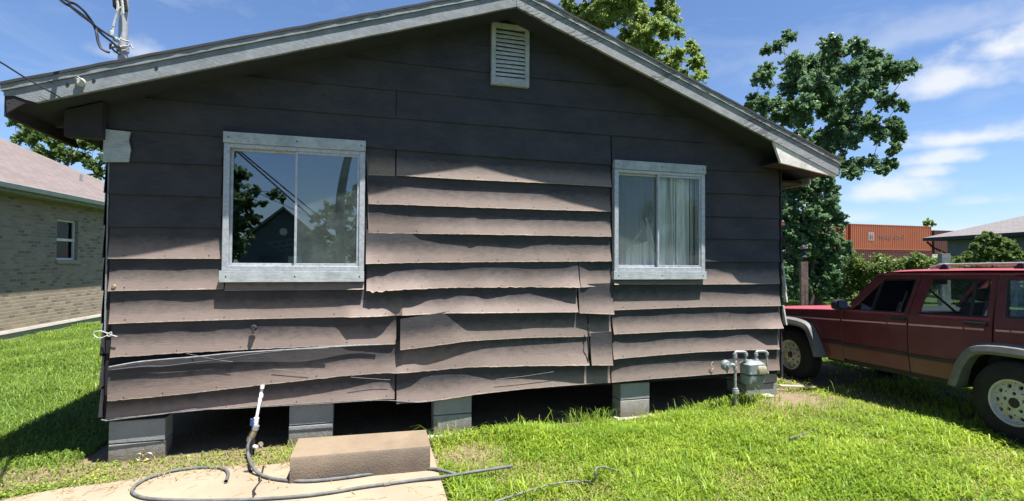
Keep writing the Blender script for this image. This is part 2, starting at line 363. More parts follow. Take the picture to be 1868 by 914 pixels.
# ------------------------------------------------------------------ mesh helpers
def tag(o, label=None, cat=None, group=None, kind=None):
    if label: o['label'] = label
    if cat: o['category'] = cat
    if group: o['group'] = group
    if kind: o['kind'] = kind
    return o
def empty(name, loc=(0, 0, 0), label=None, cat=None, group=None, rz=0):
    o = bpy.data.objects.new(name, None); col.objects.link(o); o.location = loc; o.rotation_euler = (0, 0, rz)
    o.empty_display_size = .1
    return tag(o, label, cat, group)
def V(p): return Vector((float(p[0]), float(p[1]), float(p[2])))
class MB:
    def __init__(s): s.v = []; s.f = []; s.m = []; s.mats = []; s.uv = {}
    def mi(s, mat):
        if mat not in s.mats: s.mats.append(mat)
        return s.mats.index(mat)
    def face(s, pts, mat, uv=None):
        b = len(s.v); s.v += [tuple(map(float, p)) for p in pts]; s.f.append(tuple(range(b, b+len(pts)))); s.m.append(s.mi(mat))
        if uv: s.uv[len(s.f)-1] = uv
    def grid(s, P, mat, UVg=None, closed=False):
        n, k = len(P), len(P[0]); b = len(s.v)
        for r in P: s.v += [tuple(map(float, p)) for p in r]
        mi = s.mi(mat)
        for i in range(n-1):
            for j in range(k-1 if not closed else k):
                j2 = (j+1) % k
                s.f.append((b+i*k+j, b+i*k+j2, b+(i+1)*k+j2, b+(i+1)*k+j)); s.m.append(mi)
                if UVg: s.uv[len(s.f)-1] = [UVg[i][j], UVg[i][j2], UVg[i+1][j2], UVg[i+1][j]]
    def hexa(s, a, mat):   # a: 8 points, bottom ring 0-3, top ring 4-7
        b = len(s.v); s.v += [tuple(map(float, p)) for p in a]; mi = s.mi(mat)
        for f in ((3, 2, 1, 0), (4, 5, 6, 7), (0, 1, 5, 4), (1, 2, 6, 5), (2, 3, 7, 6), (3, 0, 4, 7)):
            s.f.append(tuple(b+i for i in f)); s.m.append(mi)
    def box(s, x0, x1, y0, y1, z0, z1, mat):
        s.hexa([(x0, y0, z0), (x1, y0, z0), (x1, y1, z0), (x0, y1, z0), (x0, y0, z1), (x1, y0, z1), (x1, y1, z1), (x0, y1, z1)], mat)
    def prism(s, poly, d, mat):   # poly: 3D points in a plane; d: extrude vector
        n = len(poly); b = len(s.v); d = np.array(d)
        s.v += [tuple(map(float, p)) for p in poly] + [tuple(map(float, np.array(p)+d)) for p in poly]; mi = s.mi(mat)
        s.f.append(tuple(range(b, b+n))); s.f.append(tuple(range(b+2*n-1, b+n-1, -1))); s.m += [mi, mi]
        for i in range(n):
            j = (i+1) % n; s.f.append((b+j, b+i, b+n+i, b+n+j)); s.m.append(mi)
    def tube(s, pts, r, mat, seg=8, caps=True):
        pts = [V(p) for p in pts]; n = len(pts)
        rs = r if hasattr(r, '__len__') else [r]*n
        up = Vector((0, 0, 1)); rings = []; prev = None
        for i, p in enumerate(pts):
            tg = (pts[min(i+1, n-1)]-pts[max(i-1, 0)])
            if tg.length < 1e-9: tg = Vector((0, 0, 1))
            tg.normalize()
            if prev is None:
                a = tg.orthogonal().normalized()
            else:
                a = (prev - tg*prev.dot(tg))
                a = a.normalized() if a.length > 1e-6 else tg.orthogonal().normalized()
            prev = a; bb = tg.cross(a)
            rings.append([p + (a*math.cos(2*math.pi*k/seg)+bb*math.sin(2*math.pi*k/seg))*rs[i] for k in range(seg)])
        b0 = len(s.v); s.grid(rings, mat, closed=True)
        if caps:
            s.f.append(tuple(b0+k for k in range(seg-1, -1, -1))); s.f.append(tuple(b0+(n-1)*seg+k for k in range(seg))); s.m += [s.mi(mat)]*2
    def lathe(s, prof, mat, org, ax, seg=24):  # prof: (r, d) along axis ax
        ax = V(ax).normalized(); a = ax.orthogonal().normalized(); bb = ax.cross(a); org = V(org)
        s.grid([[org+ax*d+(a*math.cos(2*math.pi*k/seg)+bb*math.sin(2*math.pi*k/seg))*r for k in range(seg)] for r, d in prof], mat, closed=True)
    def build(s, name, parent=None, smooth=False, bevel=0, angle=40, weld=False):
        me = bpy.data.meshes.new(name); me.from_pydata(s.v, [], s.f)
        for mt in s.mats: me.materials.append(MATS[mt])
        me.polygons.foreach_set('material_index', s.m)
        if s.uv:
            ul = me.uv_layers.new(name='UVMap')
            for fi, uvs in s.uv.items():
                p = me.polygons[fi]
                for li, u in zip(p.loop_indices, uvs): ul.data[li].uv = u
        if weld:
            bm = bmesh.new(); bm.from_mesh(me); bmesh.ops.remove_doubles(bm, verts=bm.verts, dist=1e-5); bmesh.ops.recalc_face_normals(bm, faces=bm.faces); bm.to_mesh(me); bm.free()
        me.update()
        if smooth:
            me.polygons.foreach_set('use_smooth', [True]*len(me.polygons))
            try: me.set_sharp_from_angle(angle=R(angle))
            except Exception: pass
        o = bpy.data.objects.new(name, me); col.objects.link(o)
        if parent: o.parent = parent
        if bevel:
            md = o.modifiers.new('bevel', 'BEVEL'); md.width = bevel; md.segments = 2; md.limit_method = 'ANGLE'; md.angle_limit = R(35)
        return o
def lerp(a, b, t): return a+(b-a)*t
def interp(x, xs, ys): return float(np.interp(x, xs, ys))
def sstep(a, b, x):
    t = min(1, max(0, (x-a)/(b-a))); return t*t*(3-2*t)
def smoothpts(pts, n=6):
    P = [np.array(p, float) for p in pts]; P = [2*P[0]-P[1]]+P+[2*P[-1]-P[-2]]; out = []
    for i in range(1, len(P)-2):
        for k in range(n):
            t = k/n; a, b, c, d = P[i-1], P[i], P[i+1], P[i+2]
            out.append(.5*((2*b)+(-a+c)*t+(2*a-5*b+4*c-d)*t*t+(-a+3*b-3*c+d)*t**3))
    out.append(P[-2]); return out
def rebase(objs, loc):  # put each top-level mesh's origin at its foot
    for o in objs:
        o.data.transform(Matrix.Translation(-V(loc))); o.location = loc

# ------------------------------------------------------------------ ground
def gz(x, y):
    h = .175*sstep(4.7, 7.1, x)
    h += .012*math.sin(x*1.7+y*.9)+.010*math.sin(x*.6-y*2.1+1)
    if y > 12: h += 0
    return h
SLAB = [tuple(ground(px, py, .03)[:2]) for px, py in [(786, 815), (817, 914)]]
_d = np.array(SLAB[1])-np.array(SLAB[0]); _d /= np.linalg.norm(_d)
slab_poly = [tuple(ground(px, py, .03)[:2]) for px, py in [(779, 800), (786, 815), (817, 914)]] + [tuple(np.array(SLAB[1])+_d*1.6)] + [(-1.3, -4.4)] + \
    [tuple(ground(px, py, .03)[:2]) for px, py in [(0, 912), (60, 900), (120, 889), (200, 880), (250, 872), (300, 863), (350, 856), (430, 850), (480, 849), (530, 842), (640, 815)]]
def inpoly(x, y, poly):
    c = False; n = len(poly); j = n-1
    for i in range(n):
        xi, yi = poly[i]; xj, yj = poly[j]
        if (yi > y) != (yj > y) and x < (xj-xi)*(y-yi)/(yj-yi)+xi: c = not c
        j = i
    return c
def slabdist(x, y):
    best = 9; n = len(slab_poly)
    for i in range(n):
        ax, ay = slab_poly[i]; bx, by = slab_poly[(i+1) % n]; dx, dy = bx-ax, by-ay
        t = max(0, min(1, ((x-ax)*dx+(y-ay)*dy)/(dx*dx+dy*dy+1e-9))); best = min(best, math.hypot(x-ax-t*dx, y-ay-t*dy))
    return best
def dirt(x, y):
    n = noise.noise(Vector((x*1.3, y*1.3, 3)))*.35
    d = 0.
    if -.25 < x < 7.25: d = max(d, sstep(-.22, .10, y+n*.35)*(1-sstep(9.0, 9.6, y)))       # under the house
    if -1.6 < x < 2.4: d = max(d, .80*sstep(-.75, -.2, y+n*.4)*(1-sstep(-.05, .35, y))*sstep(-1.6, -.7, x))
    d = max(d, .84*(1-sstep(.10, .60, math.hypot((x-3.02)*.8, (y+.60)*.9)+n*.6)))                 # bare patch beside the step
    d = max(d, .95*(1-sstep(.10, 1.15, math.hypot((x-7.0)*.75, (y+.30)*1.0)+n*1.1)))            # bare patch at the right corner
    if 7.3 < x < 9.5: d = max(d, .85*sstep(7.35, 7.8, x+n*.3)*(1-sstep(9.2, 9.6, x))*sstep(-4, -3, y)*(1-sstep(3, 5, y)))  # wheel ruts under the car
    return d
def axis(segs):
    out = []
    for a, b, st in segs:
        n = max(1, int(round((b-a)/st))); out += [a+(b-a)*i/n for i in range(n)]
    out.append(segs[-1][1]); return out
gx = axis([(-260, -60, 40), (-60, -12, 6), (-12, -4, 1), (-4, 11, .12), (11, 30, 1.5), (30, 90, 10), (90, 300, 50)])
gy = axis([(-200, -40, 40), (-40, -8, 4), (-8, -4, .5), (-4, 2.5, .12), (2.5, 14, .6), (14, 50, 4), (50, 300, 50)])
def gzz(x, y): return gz(x, y) if (-12 < x < 30 and -12 < y < 30) else .175*sstep(4.7, 7.1, x)
gm = MB(); gm.grid([[(x, y, gzz(x, y)) for x in gx] for y in gy], 'soil')
go = gm.build('ground', smooth=True); tag(go, kind='structure')
at = go.data.attributes.new('dirt', 'FLOAT', 'POINT')
at.data.foreach_set('value', [dirt(x, y) if (-4 <= x <= 11 and -4 <= y <= 10) else 0. for y in gy for x in gx])

# concrete slab, with a real crack running across it
sm = MB(); npz = len(slab_poly)
top = [(x, y, .03) for x, y in slab_poly]
sm.prism([(x, y, -.08) for x, y in slab_poly][::-1], (0, 0, .11), 'slab_concrete')
slab = sm.build('path', bevel=.006); tag(slab, kind='structure')
cr = [ground(px, py, .0315) for px, py in [(481, 850), (478, 862), (473, 872), (475, 878), (466, 889), (462, 896), (464, 903), (456, 914)]]
cm = MB()
for i in range(len(cr)-1):
    a, bq = cr[i], cr[i+1]; wdt = .010+.006*(i % 3); dd = np.array([1, .2, 0])
    cm.face([a-dd*.008, a+dd*.008, bq+dd*wdt*.7, bq-dd*wdt*.7], 'dark')
ck = cm.build('crack'); ck.parent = slab

# ------------------------------------------------------------------ the wooden house
house = empty('wooden_house', (0, 0, 0), 'dark single storey house with warped lap siding and a low gable, raised on concrete blocks', 'house')
WID, DEP = 7.07, 9.0
PKX, PKZ, SL, SR = 3.54, 4.292, .337, .363      # gable peak and the slopes of the two rakes
EL, ER, OH = -.545, 7.56, .40                    # eave ends and rake overhang
def rake(x): return PKZ-(SL*(PKX-x) if x < PKX else SR*(x-PKX))
WT = .11
def wx(px, py=400): return wall(px, py)[0]
WL = dict(x0=wall(414, 250)[0]+.02, x1=wall(663, 400)[0]-.02, z0=1.62, z1=2.90)
WR = dict(x0=wall(1118, 400)[0]+.02, x1=wall(1279, 400)[0]-.02, z0=1.63, z1=2.88)
# backing wall with the two window openings
wm = MB()
def bb(x0, x1, z0, z1, mat='sheathing', y0=0, y1=WT): wm.box(x0, x1, y0, y1, z0, z1, mat)
zb = .42
bb(0, WL['x0'], zb, 2.9); bb(WL['x0'], WL['x1'], zb, WL['z0']); bb(WL['x1'], WR['x0'], zb, 2.9); bb(WR['x0'], WR['x1'], zb, WR['z0']); bb(WR['x1'], WID, zb, 2.9)
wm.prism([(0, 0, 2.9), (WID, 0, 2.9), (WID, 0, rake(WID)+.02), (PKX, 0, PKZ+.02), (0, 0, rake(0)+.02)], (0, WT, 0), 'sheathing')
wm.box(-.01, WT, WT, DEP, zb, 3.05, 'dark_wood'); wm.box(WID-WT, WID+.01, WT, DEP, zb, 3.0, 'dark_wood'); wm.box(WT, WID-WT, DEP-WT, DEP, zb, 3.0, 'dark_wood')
wm.prism([(0, DEP-WT, 3.), (WID, DEP-WT, 3.), (WID, DEP-WT, rake(WID)), (PKX, DEP-WT, PKZ), (0, DEP-WT, rake(0))], (0, WT, 0), 'dark_wood')
wm.build('wall', house)
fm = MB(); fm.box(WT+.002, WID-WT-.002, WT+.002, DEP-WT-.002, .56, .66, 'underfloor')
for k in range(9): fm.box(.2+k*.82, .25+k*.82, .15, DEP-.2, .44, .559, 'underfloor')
fm.build('floor', house)
rm = MB()
rm.box(WT+.01, WID-WT-.01, 3.4, 3.45, .665, 3.1, 'room_wall'); rm.box(3.4, 3.45, WT+.01, 3.39, .665, 3.1, 'room_wall'); rm.box(WT+.002, WID-WT-.002, WT+.002, 3.5, 3.11, 3.16, 'room_wall')
rm.build('room_partition', house)

# ---- siding.  Every board: bottom edge traced, shadow depths s (px) surveyed under its edge give how far it stands off.
KD = SUN.z/(-SUN.y); KX = SUN.x/SUN.z
def ZW(x): return 950/(1/1)*1.0
def scale_at(x):   # px per metre of height on the wall at x
    d = np.array([x, 0, 1.7])-CAM; return FPX/float(d@FW)
ROWS = {}
def row(k, *pieces): ROWS[k] = list(pieces)
def pc(bot, sh=None, top=None, t=None, p=None, jag=0, xr=None, tcut=None, lab=None): return dict(bot=bot, sh=sh, top=top, t=t, p=p, jag=jag, tcut=tcut, lab=lab)
row(-5,
    pc([(192, 765), (280, 757), (364, 748.6), (450, 742), (560, 736), (640, 731), (702, 727), (720, 728)], p=[(192, .03), (600, .03), (680, .045), (718, .03)]),
    pc([(723, 736), (793, 731), (870, 719), (960, 709), (1069, 700.7), (1114, 698)], p=[(723, .045), (900, .04), (1114, .03)], lab='bottom board sagging beneath the gap in the middle'),
    pc([(1116, 698), (1185, 692), (1316, 682), (1423, 675)], p=[(1116, .03), (1423, .03)]))
row(-4,
    pc([(199, 730), (290, 722), (384, 712), (470, 702), (560, 692), (640, 684), (724, 680), (784, 677), (854, 670), (962, 667), (1072, 665)], top=[(199, 671), (300, 656), (384, 647), (470, 641), (560, 636), (640, 631), (731, 624), (736, 602), (1072, 590)],
       t=[(199, .070), (384, .060), (560, .045), (660, .028), (724, .011), (1072, .011)], p=[(199, .070), (400, .066), (560, .06), (640, .05), (690, .035), (721, .04)], sh=[(730, 34), (756, 28), (772, 13), (793, 10), (848, 13), (879, 20), (903, 25), (946, 24), (992, 27), (1060, 34)], jag=1, lab='lower board that has slipped down and stands off the wall'),
    pc([(1076, 665), (1115, 665)], sh=[(1080, 34), (1110, 34)], t=[(1076, .045), (1115, .045)]),
    pc([(1118, 655), (1200, 648), (1279, 642), (1407, 637), (1421, 637)], sh=[(1118, 25), (1137, 19), (1160, 16), (1194, 16), (1237, 17), (1262, 16), (1285, 18), (1316, 18), (1345, 15), (1395, 19)]))
row(-3,
    pc([(200, 652.5), (300, 646), (400, 640), (560, 633), (640, 630), (723, 628)], p=[(200, .034), (300, .03), (560, .03), (600, .03), (640, .045), (716, .04), (723, .012)], jag=1),
    pc([(729, 637), (760, 634), (800, 629), (854, 622), (962, 616), (1072, 614)], top=[(726, 583), (760, 577), (800, 571), (830, 566), (1072, 560)],
       t=[(726, .075), (780, .060), (820, .045), (850, .022), (1072, .02)], p=[(729, .085), (770, .075), (815, .062), (850, .05), (880, .042), (934, .04), (1069, .034)], jag=.6, lab='loose board hanging out at its left end'),
    pc([(1075, 613), (1115, 610)], sh=[(1076, 0), (1115, 0)]),
    pc([(1118, 610), (1200, 606), (1279, 602.5), (1424, 598)], sh=[(1119, 10), (1134, 17), (1154, 18), (1182, 18), (1202, 16), (1222, 14), (1250, 15), (1279, 14), (1299, 17), (1325, 15), (1350, 11.5), (1367, 11), (1387, 22), (1410, 36)]))
row(-2,
    pc([(198, 591), (300, 587), (400, 584), (560, 579.7), (640, 578), (722, 575.5), (823, 571), (931, 570), (1053, 569)], sh=[(200, 20), (245, 21), (299, 21), (323, 18), (360, 22), (393, 21), (409, 17), (442, 19), (474, 14), (560, 17), (620, 20), (640, 44), (700, 40), (720, 8), (735, 0), (810, 0), (838, 20), (857, 33), (885, 34), (916, 33), (946, 32), (977, 29), (1053, 29)]),
    pc([(1055, 571), (1117, 572.6)], sh=[(1056, 27), (1081, 33), (1110, 38)], t=[(1055, .04), (1117, .04)]),
    pc([(1119, 566), (1200, 563), (1279, 560), (1424, 558)], sh=[(1119, 15), (1137, 13), (1165, 13), (1194, 14), (1216, 12.5), (1250, 11.5), (1273, 13.7), (1290, 12.7), (1325, 10.7), (1353, 14), (1393, 14.5), (1423, 13)]))
row(-1,
    pc([(197, 531), (300, 529), (408, 527.5)], sh=[(198, 24), (241, 20), (290, 19), (350, 24), (403, 19)]),
    pc([(410, 530), (560, 529), (664, 527.5)], sh=[(412, 30), (560, 32), (664, 30)], t=[(410, .018), (664, .018)]),
    pc([(668, 534), (700, 531), (745, 527.5), (824, 525), (940, 524), (1056, 524)], sh=[(672, 50), (700, 50), (738, 45), (760, 34), (787, 23), (805, 21), (818, 23), (839, 16), (851, 16), (873, 18), (891, 23), (910, 20), (931, 16), (968, 13), (986, 17), (1047, 31)], jag=3, lab='crumbling board with a broken lower left corner'),
    pc([(1058, 524), (1116, 521.8)], sh=[(1060, 22), (1069, 5), (1085, 0), (1116, 0)]),
    pc([(1117, 519), (1285, 519), (1423, 518)], sh=[(1118, 24), (1145, 28), (1194, 27), (1234, 25), (1263, 20), (1267, 13), (1285, 14), (1308, 15), (1336, 17), (1365, 19), (1393, 16), (1423, 12)]))
row(0,
    pc([(197, 472), (300, 472), (410, 472)], sh=[(197, 26), (220, 22), (254, 21), (330, 23), (360, 21), (403, 20)]),
    pc([(667, 481.5), (771, 479), (900, 478), (1056, 477), (1115, 477)], sh=[(668, 35), (686, 25), (706, 25), (720, 17), (741, 16), (771, 13), (789, 14.5), (815, 16), (833, 15), (867, 11), (902, 11), (938, 12), (973, 14.5), (1012, 13.7), (1034, 13.7), (1054, 8), (1060, 10), (1078, 18), (1113, 17)], jag=1),
    pc([(1282, 477), (1350, 477.5), (1423, 478)], sh=[(1282, 14), (1340, 15), (1423, 14)]))
row(1,
    pc([(197, 413.5), (300, 414), (410, 415.4)], sh=[(197, 20), (410, 18)]),
    pc([(666, 425), (740, 426), (881, 428), (1000, 430), (1115, 432)], sh=[(666, 0), (757, 0), (762, 11), (771, 11), (802, 17), (850, 22), (862, 24), (864, 30), (872, 21), (920, 23), (955, 26), (973, 20), (1003, 17), (1034, 18), (1056, 16), (1110, 17)], jag=1),
    pc([(1282, 435), (1350, 436), (1423, 437)], sh=[(1282, 12), (1423, 12)]))
row(2,
    pc([(197, 353), (300, 356), (410, 359.6)], sh=[(197, 18), (410, 18)]),
    pc([(666, 372), (740, 374), (859, 378.6), (1000, 383), (1114, 386)], sh=[(668, 16), (697, 14.5), (719, 19), (758, 21), (811, 20), (837, 21), (868, 19), (885, 22), (938, 19), (955, 22), (973, 20), (1034, 19), (1078, 20), (1112, 17)], jag=.8),
    pc([(1282, 394), (1350, 396), (1423, 398.5)], sh=[(1282, 12), (1423, 12)]))
row(3,
    pc([(197, 293), (300, 297), (411, 302)], sh=[(197, 18), (411, 18)]),
    pc([(664, 318.6), (721, 320.4)], sh=[(664, 0), (721, 0)], t=[(664, .02), (721, .02)]),
    pc([(723, 320.4), (850, 328), (985, 334), (1115, 341.4)], sh=[(723, 15), (745, 20), (784, 21), (837, 22), (902, 21), (1115, 21)]),
    pc([(1282, 351), (1350, 354), (1423, 358)], sh=[(1282, 12), (1423, 12)]))
row(4,
    pc([(197, 234), (300, 241), (411, 249), (664, 268), (722, 272.7), (900, 286), (1115, 301)], sh=[(197, 14), (722, 12), (1115, 14)]),
    pc([(1117, 297), (1285, 309), (1423, 316)], sh=[(1117, 12), (1423, 12)]))
XA, XB = wall(722, 240)[0], wall(1116, 250)[0]
def regz(k): return 1.781+.2805*k
for k in range(5, 10):
    z = regz(k)
    def mk(x0, x1, dz=0): return dict(world=[(x0, z+dz), (x1, z+dz+.004)], sh=None, top=None, t=None, p=[(x0, .026), ((x0+x1)/2, .022+.006*(k % 2)), (x1, .024)], jag=0, tcut=None, lab=None, bot=None)
    if k == 5: ROWS[k] = [mk(0.0, XA-.002), mk(XA+.002, WID, .006)]
    elif k == 7: ROWS[k] = [mk(0.0, WID)]
    else: ROWS[k] = [mk(0., WID)]
for k in ROWS:
    for p_ in ROWS[k]:
        if p_['bot']:
            q = [wall(x, y, -.03) for x, y in p_['bot']]
            p_['xs'] = [a[0] for a in q]; p_['zs'] = [a[2] for a in q]
            cx = lambda x, ref=p_['bot']: wall(x, interp(x, [r[0] for r in ref], [r[1] for r in ref]), -.03)[0]
            for key in ('sh', 't', 'p'):
                if p_[key]: p_[key] = [(cx(x), v) for x, v in p_[key]]
            if p_['top']:
                q = [wall(x, y, -.05) for x, y in p_['top']]; p_['top'] = ([a[0] for a in q], [a[2] for a in q])
        else:
            p_['xs'] = [a[0] for a in p_['world']]; p_['zs'] = [a[1] for a in p_['world']]
def find(k, x):
    if k not in ROWS: return None
    best = None
    for p_ in ROWS[k]:
        if p_['xs'][0]-.01 <= x <= p_['xs'][-1]+.01: return p_
        d = min(abs(p_['xs'][0]-x), abs(p_['xs'][-1]-x))
        if best is None or d < best[0]: best = (d, p_)
    return best[1]
T0 = .011
def tval(p_, x): return interp(x, *zip(*p_['t'])) if p_['t'] else T0
def zbot(p_, x): return interp(x, p_['xs'], p_['zs'])
for k in sorted(ROWS):
    for p_ in ROWS[k]:
        x0, x1 = p_['xs'][0], p_['xs'][-1]
        if p_['p'] is None or p_['sh']:
            xs = np.linspace(x0, x1, max(4, int((x1-x0)/.04))); ps = []
            for x in xs:
                if not p_['sh']: ps.append(.026); continue
                if p_['p'] and x < p_['p'][-1][0]: ps.append(interp(x, *zip(*p_['p']))); continue
                spx = interp(x, *zip(*p_['sh'])); s = max(0, spx/scale_at(x)); xx = x-s*KX
                lo = find(k-1, xx); h = max(.15, zbot(p_, x)-zbot(lo, xx)); v = min(1, s/h)
                pl = interp(xx, *lo['pp']) if 'pp' in lo else .03
                y = tval(lo, xx)+(pl-tval(lo, xx))*v**2.6
                ps.append(min(.085, max(.0125, s/KD+y)))
            p_['pp'] = (list(xs), ps)
        else: p_['pp'] = tuple(map(list, zip(*p_['p'])))
ht = lambda pxa, ya, yb: (wall(pxa, yb, -.07)[2], wall(pxa, ya, -.07)[2])
WL['ht'] = ht(414, 240, 260); WL['sill'] = (wall(411, 515, -.08)[2], wall(411, 494, -.08)[2])
WR['ht'] = ht(1117, 291, 307); WR['sill'] = (wall(1117, 510, -.08)[2], wall(1117, 495, -.08)[2])
def build_board(k, p_):
    x0, x1 = p_['xs'][0]+.0015, p_['xs'][-1]-.0015
    n = max(3, int((x1-x0)/.03)); m_ = 12; F = []; B = []; UVF = []
    for i in range(n+1):
        x = lerp(x0, x1, i/n); zb_ = zbot(p_, x)
        pb = interp(x, *p_['pp'])
        if p_['top']: zt = interp(x, *p_['top'])
        else:
            up = find(k+1, x)
            hid = zbot(up, x)+.035 if up else 9
            if up and (x < up['xs'][0]-.01 or x > up['xs'][-1]+.01): hid = zbot(up, x)+.035
            zt = hid if k < 9 else zb_+.3
        lim = rake(x)+.03
        zt = min(zt, lim)
        for D_ in (WL, WR):
            if D_['x0']-.04 < x < D_['x1']+.04 and zb_ < D_['sill'][1]+.03 and zt > D_['sill'][1]-.01: zt = D_['sill'][1]-.01
            if D_['x0']-.04 < x < D_['x1']+.04 and zb_ > D_['sill'][1]+.2 and zb_ < D_['ht'][0]: zb_ = D_['ht'][0]+.03
        if zt < zb_+.003: zt = zb_+.003
        jg = noise.noise(Vector((x*22, k*3.1, 0)))*.0013*(1+2.2*p_['jag'])+(noise.noise(Vector((x*70, k, 5)))*.002*(1+p_['jag']))
        if p_['jag'] > 2: jg -= .0; jg += max(0, .02-(x-x0)*.08)*(1 if noise.noise(Vector((x*40, 2, 2))) > 0 else -.4)
        zb2 = zb_+jg; t_ = tval(p_, x); fr = []; br_ = []; uu = []
        for j in range(m_+1):
            v = j/m_; z = lerp(zt, zb2, v)
            y = t_+(pb-t_)*v**2.6+noise.noise(Vector((x*1.6, z*5, k)))*.0016*math.sin(v*math.pi)
            fr.append((x, -y, z)); br_.append((x, -y+.0095, z+(.0005 if j == m_ else 0))); uu.append((x, v if not p_['top'] else max(v, .02)))
        F.append(fr+br_[::-1]); UVF.append(uu+[(u[0], 1.) for u in uu[::-1]])
    xc = (x0+x1)/2; smat = 'siding' if (k < 0 or (k == 0 and xc < 5) or (k < 4 and 2.1 < xc < 4.9)) else 'siding_shaded'  # boards lying in the eave's shade get the darker copy
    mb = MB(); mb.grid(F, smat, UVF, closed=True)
    L = len(F[0])
    for e in (F[0], F[-1]):
        for j in range(m_): mb.face([e[j], e[j+1], e[L-2-j], e[L-1-j]], smat, [(0, 1)]*4)
    mb.f[:] = [f_[::-1] for f_ in mb.f]; mb.uv = {a: b_[::-1] for a, b_ in mb.uv.items()}
    if k < 4:   # rusty nail heads along the drip edge
        xn = x0+.12
        while xn < x1-.05:
            ii = min(n, max(0, int((xn-x0)/(x1-x0)*n))); pf = F[ii][m_-1]; q_ = np.array([xn, pf[1]-.001, pf[2]+random.uniform(-.006, .006)]); r_n = random.uniform(.0035, .0055)
            mb.lathe([(0, .003), (r_n, .002), (r_n, 0)], 'dark_wood', q_, (0, -1, 0), 6)
            xn += random.uniform(.28, .52)
    o = mb.build('siding_board', house, smooth=True, angle=30)
    if p_['lab']: o['label'] = p_['lab']
for k in ROWS:
    for p_ in ROWS[k]:
        xm = [x for x in np.linspace(p_['xs'][0], p_['xs'][-1], 40) if zbot(p_, x) < rake(x)]
        if not xm: continue
        if zbot(p_, p_['xs'][0]) > rake(p_['xs'][0]) or zbot(p_, p_['xs'][-1]) > rake(p_['xs'][-1]):
            a, b_ = min(xm)-.05, max(xm)+.05
            z = [zbot(p_, max(a, p_['xs'][0])), zbot(p_, min(b_, p_['xs'][-1]))]
            p_['xs'] = [max(a, p_['xs'][0]), min(b_, p_['xs'][-1])]; p_['zs'] = z
        build_board(k, p_)
# filler board seen above the window heads (dark band behind the frames)
# side walls clad in short visible returns
for xw, sgn in ((0, -1), (WID, 1)):
    mb = MB()
    for k in range(-5, 5):
        z0, z1 = regz(k), regz(k+1)+.02
        if xw == 0: z0 = max(z0, .42)
        x = xw+sgn*.012
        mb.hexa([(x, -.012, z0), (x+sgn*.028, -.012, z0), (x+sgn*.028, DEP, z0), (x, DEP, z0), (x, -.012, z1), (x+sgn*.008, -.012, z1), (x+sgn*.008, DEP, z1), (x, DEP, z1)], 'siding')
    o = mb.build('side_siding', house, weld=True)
# corner boards: pale remnant and patch at the upper left, splintered strips at the right
mb = MB(); mb.box(-.030, -.002, -.012, .02, 1.15, 2.60, 'fascia'); mb.build('corner_strip', house)
a = wall(197, 240, -.06); b2 = wall(237, 242, -.06); c2 = wall(236, 293, -.06)
mb = MB(); mb.prism([(-.035, -.048, 2.885), (b2[0], -.048, 2.875), (b2[0]-.012, -.048, 2.80), (b2[0]+.004, -.048, 2.72), (c2[0]-.01, -.048, 2.612), (-.035, -.048, 2.60)], (0, .012, 0), 'window_trim')
o = mb.build('corner_patch', house); o['label'] = 'pale grey patch of bare board at the upper left corner'
mb = MB()
for z0, z1, dx in ((1.30, 1.62, .03), (1.02, 1.26, .02)):
    mb.hexa([(WID+.03+dx, -.05, z0), (WID+.05+dx, -.05, z0), (WID+.05+dx, 0, z0), (WID+.03+dx, 0, z0), (WID+.02, -.03, z1), (WID+.04, -.03, z1), (WID+.04, .01, z1), (WID+.02, .01, z1)], 'old_white')
mb.tube([(WID+.01, -.04, 2.10), (WID+.09, -.06, 1.82)], .012, 'dark_wood', 5); mb.tube([(WID+.02, -.03, 1.78), (WID+.05, -.05, 1.45)], .010, 'old_white', 5)
mb.build('splintered_trim', house)

# ---- roof, rakes, soffits
def roofpt(x, y, up=0): return (x, y, rake(x)+up)
y0, y1 = -OH, DEP+.4
mb = MB()
for xa, xb in ((EL, PKX), (PKX, ER)):
    L = math.hypot(xb-xa, rake(xb)-rake(xa))
    mb.hexa([roofpt(xa, y0+.042, .02), roofpt(xb, y0+.042, .02), roofpt(xb, y1, .02), roofpt(xa, y1, .02), roofpt(xa, y0+.042, .04), roofpt(xb, y0+.042, .04), roofpt(xb, y1, .04), roofpt(xa, y1, .04)], 'soffit')
mb.build('soffit', house)
mb = MB()
for xa, xb in ((EL-.02, PKX), (PKX, ER+.02)):
    n = 90; u0 = 0
    P = []; U = []
    for i in range(n+1):
        x = lerp(xa, xb, i/n); e = .003*noise.noise(Vector((x*9, 0, 0)))+.004*noise.noise(Vector((x*30, 0, 3))); q = y0-.022+e
        up = .205+.007*noise.noise(Vector((x*6, 1, 0)))
        P.append([roofpt(x, q, up), roofpt(x, y1, up)]); U.append([(q, i*L/n), (y1, i*L/n)])
    mb.grid(P, 'shingle_dark', U)
    P2 = [[(p[0][0], p[0][1], p[0][2]-.022), (p[1][0], p[1][1], p[1][2]-.022)] for p in P]
    mb.grid(P2, 'shingle_dark', U)
    for i in range(n): mb.face([P[i][0], P[i+1][0], P2[i+1][0], P2[i][0]], 'shingle_dark', [(0, 0)]*4)
    mb.face([P[0][0], P[0][1], P2[0][1], P2[0][0]], 'shingle_dark', [(0, 0)]*4); mb.face([P[-1][0], P[-1][1], P2[-1][1], P2[-1][0]], 'shingle_dark', [(0, 0)]*4)
mb.build('roof', house)
